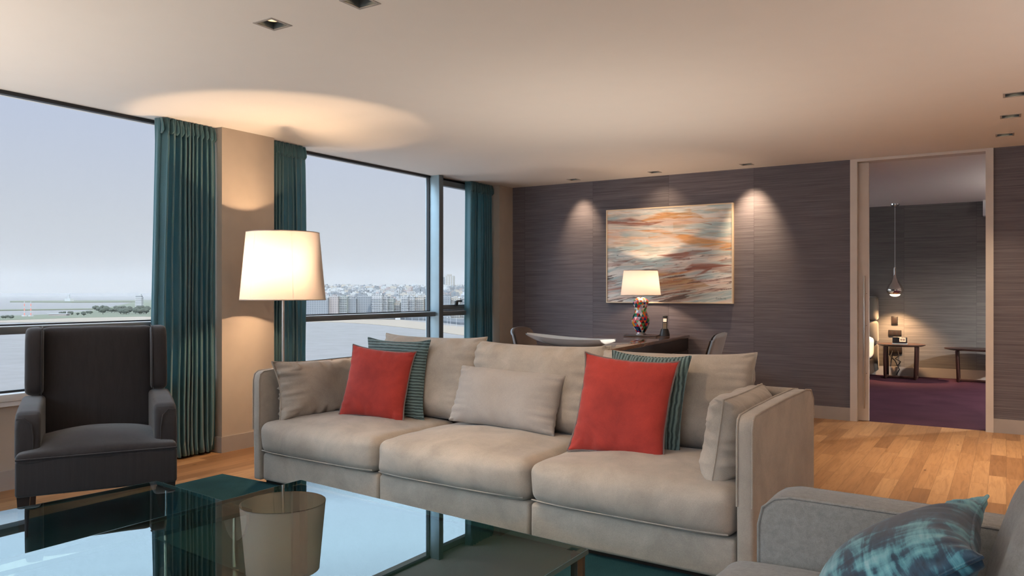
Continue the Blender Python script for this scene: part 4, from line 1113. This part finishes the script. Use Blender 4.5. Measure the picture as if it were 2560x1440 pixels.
# two towers beyond
for (a, b, y, mt, lab, D) in ((1102, 1116, 697, FG, 'tall grey tower above the roofs in the narrow window', 2350), (1113, 1136, 690, FC, 'tall striped beige tower, the highest on the skyline', 2300)):
    w_ = (b - a) / 1958 * D; top = 1.22 - (y - 729) / 1958 * D; c = survey(px((a + b) / 2), D, ZS + 38)
    t = thing('tower_block', lab, 'building', c, R(32.26)); hh = top - c.z
    MB().box(-w_ / 2, w_ / 2, -9, 9, 0, hh).build('walls', mt, t, smooth=False)
    MB().box(-w_ * .3, w_ * .2, -4, 4, hh, hh + 5).build('rooftop_room', mt, t, smooth=False)
    if mt is FC:
        st_ = MB()
        for q in range(4): st_.box(-w_ / 2 + (q + .2) * w_ / 4, -w_ / 2 + (q + .5) * w_ / 4, -9.3, -9.02, 2, hh - 1)
        st_.build('vertical_stripe', FS, t, smooth=False)
# hillside houses: variants copied
P1 = [far('house_white', (.82, .81, .79)), far('house_cream', (.76, .68, .58)), far('house_grey', (.42, .43, .45)), far('house_pink', (.66, .54, .50)), FW, FC, FG, far('house_bright', (.9, .9, .9))]
variants = []
for k in range(16):
    w_, d_, h_ = random.uniform(9, 22), random.uniform(10, 18), random.uniform(9, 27)
    m = MB().box(-w_ / 2, w_ / 2, -d_ / 2, d_ / 2, -12, h_).box(-w_ * .3, w_ * .1, -3, 3, h_, h_ + random.uniform(1.5, 4))
    if k % 3 == 0: m.box(w_ * .2, w_ * .4, -2, 2, h_, h_ + 5)
    bmesh.ops.recalc_face_normals(m.bm, faces=m.bm.faces[:])
    me = bpy.data.meshes.new('house'); m.bm.to_mesh(me); m.bm.free(); me.materials.append(P1[k % len(P1)]); variants.append(me)
spots = []
for k in range(900):
    D = 1400 + 1050 * random.random() ** .85; c = px(random.uniform(752, 1215)); spots.append((D, c))
spots.sort()
for k, (D, c) in enumerate(spots[:290]):
    o = bpy.data.objects.new('hillside_house', random.choice(variants)); C.objects.link(o)
    o.location = survey(c, D, hz(D)); o.rotation_euler = (0, 0, R(32 + random.uniform(-35, 35)))
    o.scale = (1, 1, random.uniform(.8, 1.1))
    tag(o, 'one of the many small pale buildings crowded on the lower hillside behind the beachfront blocks', 'building', 'pale buildings on the lower hillside')
big = bmesh.new()
me_all = bpy.data.meshes.new('far_town'); allv = []; allf = []; allm = []
for (D, c) in spots[290:]:
    i_ = random.randrange(len(variants)); vm = variants[i_]; M_ = Matrix.Translation(survey(c, D, hz(D))) @ Matrix.Rotation(R(32 + random.uniform(-35, 35)), 4, 'Z')
    b0 = len(allv); allv += [tuple(M_ @ v.co) for v in vm.vertices]
    for p in vm.polygons: allf.append([b0 + q for q in p.vertices]); allm.append(i_ % len(P1))
big.free(); me_all.from_pydata(allv, [], allf)
for m_ in P1: me_all.materials.append(m_)
me_all.polygons.foreach_set('material_index', allm); me_all.update()
o = bpy.data.objects.new('distant_town', me_all); C.objects.link(o)
tag(o, 'dense pale town covering the upper hillside up to the skyline', 'town', None, 'stuff')
# masts, lighthouse, waterfront tower, trees, lamp posts
for (x, lab) in ((61, 'red and white lattice mast on the headland, the left one of the pair'), (77, 'red and white lattice mast on the headland, the right one of the pair')):
    D = dist(792); t = thing('radio_mast', lab, 'mast', survey(px(x), D, ZS + .8), 0, 'twin masts on the headland')
    for q in range(6): MB().box(-.7 + q * .06, .7 - q * .06, -.7, .7, 2 + q * 4.2, 2 + (q + 1) * 4.2).build('mast_section', P1[0] if q % 2 else plain('signal_red', (.55, .18, .14), .6) if 'signal_red' not in MATS else MATS['signal_red'], t, smooth=False)
    MB().box(-4, 4, -3, 3, 0, 2).build('hut', P1[7], t, smooth=False)
t = thing('lighthouse', 'small white lighthouse building on the far spit', 'lighthouse', survey(px(173), dist(755), ZS + 3))
MB().box(-22, 22, -8, 8, 0, 12).build('house', P1[0], t, smooth=False); MB().lathe([(0, 0), (6, 0), (4.5, 26), (5, 27), (5, 31), (0, 36)], 12, (-4, 0, 0)).build('tower', P1[7], t)
t = thing('waterfront_tower', 'pale stepped building beyond the trees by the curtain edge', 'building', survey(px(348), dist(768), ZS + .8), R(40))
for q in range(6): MB().box(-9, 9 + q * .2, -8, 8, q * 5 + .01, q * 5 + 3.2).build('storey', P1[0], t, smooth=False)
MB().box(-8, 8, -7, 7, 0, 33).build('core', P1[2], t, smooth=False); MB().box(-3, 6, -4, 4, 33, 38).build('rooftop_room', P1[0], t, smooth=False)
t = thing('beach_pavilion', 'long low white pavilion on the headland', 'building', survey(px(148), dist(790), ZS + .8), R(30))
MB().box(-17, 17, -5, 5, 0, 3).build('walls', P1[3], t, smooth=False); MB().box(-19, 19, -6, 6, 3, 4).build('roof', P1[7], t, smooth=False)
M_leaf = far('tree_foliage', (.11, .13, .09)); M_bark = far('tree_bark', (.12, .09, .07))
crowns = []
for k in range(5):
    b = bmesh.new(); bmesh.ops.create_icosphere(b, subdivisions=3, radius=1)
    for v in b.verts:
        s_ = 1 + .45 * noise.noise(v.co * 2.3 + Vector((k * 5, 0, 0))); v.co = Vector((v.co.x * 5.6 * s_, v.co.y * 5.6 * s_, v.co.z * 3.8 * s_ + 6.5))
    me = bpy.data.meshes.new('crown'); b.to_mesh(me); b.free(); me.materials.append(M_leaf); me.polygons.foreach_set('use_smooth', [True] * len(me.polygons)); crowns.append(me)
tk = MB().lathe([(0, 0), (.5, 0), (.35, 5), (0, 5)], 8); bmesh.ops.recalc_face_normals(tk.bm, faces=tk.bm.faces[:]); trunk = bpy.data.meshes.new('trunk'); tk.bm.to_mesh(trunk); tk.bm.free(); trunk.materials.append(M_bark)
rt = random.Random(3)
for k in range(64):
    x = 145 + 225 * rt.random() ** .6; y = rt.uniform(774, 787) if x > 235 else rt.uniform(785, 791)
    if k < 6: x = rt.uniform(2, 34); y = rt.uniform(796, 799)
    D = dist(y); sc_ = (1.0 if x > 235 else .6) * rt.uniform(.75, 1.2)
    if k < 6: sc_ = .5
    t = thing('tree', 'one of the hazy grey green trees scattered over the headland at left', 'tree', survey(px(x), D, ZS + .8), rt.random() * 6, 'trees on the headland'); t.scale = (sc_,) * 3
    for nm, me in (('crown', rt.choice(crowns)), ('trunk', trunk)):
        o = bpy.data.objects.new(nm, me); C.objects.link(o); o.parent = t
posts = [(1013, 800), (1030, 802), (1047, 804), (1058, 806), (1108, 815), (1118, 817), (1126, 818), (1141, 820)]
for k, (x, y) in enumerate(posts):
    D = dist(y) + 5; t = thing('promenade_post', 'thin white post standing along the promenade above the beach', 'post', survey(px(x), D, ZS + .4), 0, 'white posts along the promenade')
    MB().lathe([(0, 0), (.22, 0), (.16, 12), (0, 12)], 8).build('shaft', P1[7], t)
    MB().box(-1.2, 1.2, -.25, .25, 12, 12.4).build('lamp_head', P1[7], t, smooth=False)
pr = [(px(965), dist(797.5)), (px(1062), dist(801.5)), (px(1150), dist(812)), (px(1250), dist(815)), (px(1250), dist(803)), (px(1150), dist(803)), (px(1062), dist(796)), (px(965), dist(795))]
land('seafront_promenade', pr, ZS, ZS + 3.2, far('promenade_stone', (.20, .21, .23)), 'dark seafront promenade behind the sand at right', 'wall')
t = thing('beach_kiosk', 'little white kiosk at the left end of the promenade', 'kiosk', survey(px(995), dist(799.5), ZS + .5), R(30))
MB().box(-4, 4, -2.5, 2.5, 0, 4).build('walls', P1[7], t, smooth=False); MB().box(-5, 5, -3.5, 3.5, 4, 4.6).build('roof', P1[0], t, smooth=False)
# haze over the bay
hzm = bpy.data.materials.new('sea_haze'); hzm.use_nodes = True; nt = hzm.node_tree; nt.nodes.clear()
oo = nt.nodes.new('ShaderNodeOutputMaterial'); vs_ = nt.nodes.new('ShaderNodeVolumeScatter'); vs_.inputs['Density'].default_value = .00033; vs_.inputs['Color'].default_value = (.115, .110, .106, 1); vs_.inputs['Anisotropy'].default_value = .0
nt.links.new(vs_.outputs[0], oo.inputs['Volume'])
HAZE = True
if HAZE:
    P = [survey(-1.6, 500, 0), survey(-1.6, 9000, 0), survey(1.2, 9000, 0), survey(1.2, 500, 0)]
    o = MB().prism([(p.x, p.y) for p in P], ZS + .2, 190).build('haze', hzm, None, smooth=False)
    tag(o, 'pale haze lying over the bay and the town', 'haze', None, 'stuff')

# ================================================================== LIGHT
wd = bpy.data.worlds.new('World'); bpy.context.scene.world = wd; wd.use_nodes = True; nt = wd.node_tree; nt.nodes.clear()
N = nt.nodes.new; L = nt.links.new
tc = N('ShaderNodeTexCoord'); sp = N('ShaderNodeSeparateXYZ'); L(tc.outputs['Generated'], sp.inputs[0])
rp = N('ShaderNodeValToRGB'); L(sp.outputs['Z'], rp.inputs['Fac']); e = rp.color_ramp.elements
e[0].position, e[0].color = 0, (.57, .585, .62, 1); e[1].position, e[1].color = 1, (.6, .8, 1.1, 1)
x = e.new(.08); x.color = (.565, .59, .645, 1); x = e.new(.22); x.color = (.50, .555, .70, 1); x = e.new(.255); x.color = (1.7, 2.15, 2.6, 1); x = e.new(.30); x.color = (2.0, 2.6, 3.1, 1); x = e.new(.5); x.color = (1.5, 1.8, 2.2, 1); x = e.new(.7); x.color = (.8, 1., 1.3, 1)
# extra sky brightness behind and left of the view, added to light the room
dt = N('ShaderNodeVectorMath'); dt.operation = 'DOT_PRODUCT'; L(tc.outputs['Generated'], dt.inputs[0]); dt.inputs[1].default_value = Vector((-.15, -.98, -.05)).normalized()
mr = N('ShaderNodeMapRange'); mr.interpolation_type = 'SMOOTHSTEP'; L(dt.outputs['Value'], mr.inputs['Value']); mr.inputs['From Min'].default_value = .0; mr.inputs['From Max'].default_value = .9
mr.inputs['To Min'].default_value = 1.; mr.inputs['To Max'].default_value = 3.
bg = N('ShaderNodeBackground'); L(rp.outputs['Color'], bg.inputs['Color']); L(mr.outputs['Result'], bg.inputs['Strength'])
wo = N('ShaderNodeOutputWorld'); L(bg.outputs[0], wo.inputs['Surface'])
sl = bpy.data.lights.new('sun', 'SUN'); sl.energy = 3.6; sl.angle = R(3); sl.color = (1, .93, .84)
so = bpy.data.objects.new('sun', sl); C.objects.link(so); so.rotation_euler = Vector((-.62, .32, -.85)).to_track_quat('-Z', 'Y').to_euler(); so.location = (20, -10, 40)

# ================================================================== CAMERA
cam = bpy.data.cameras.new('camera'); co = bpy.data.objects.new('camera', cam); C.objects.link(co)
co.location = (0, 0, 1.22); co.rotation_euler = (R(90), 0, R(32.26)); cam.lens = 1958 / 2560 * 36; cam.sensor_width = 36; cam.shift_y = 9 / 2560
cam.clip_start = .05; cam.clip_end = 40000
sc_ = bpy.context.scene; sc_.camera = co
sc_.view_settings.view_transform = 'Standard'; sc_.view_settings.look = 'None'; sc_.view_settings.gamma = 1; sc_.view_settings.use_curve_mapping = False
sc_.view_settings.exposure = 0.08
cy = sc_.cycles
cy.use_light_tree = False; cy.use_adaptive_sampling = True; cy.adaptive_threshold = .09
cy.max_bounces = 6; cy.diffuse_bounces = 3; cy.glossy_bounces = 4; cy.transparent_max_bounces = 10; cy.volume_bounces = 0
cy.sample_clamp_indirect = 6; cy.caustics_reflective = False; cy.caustics_refractive = False
cy.use_denoising = True
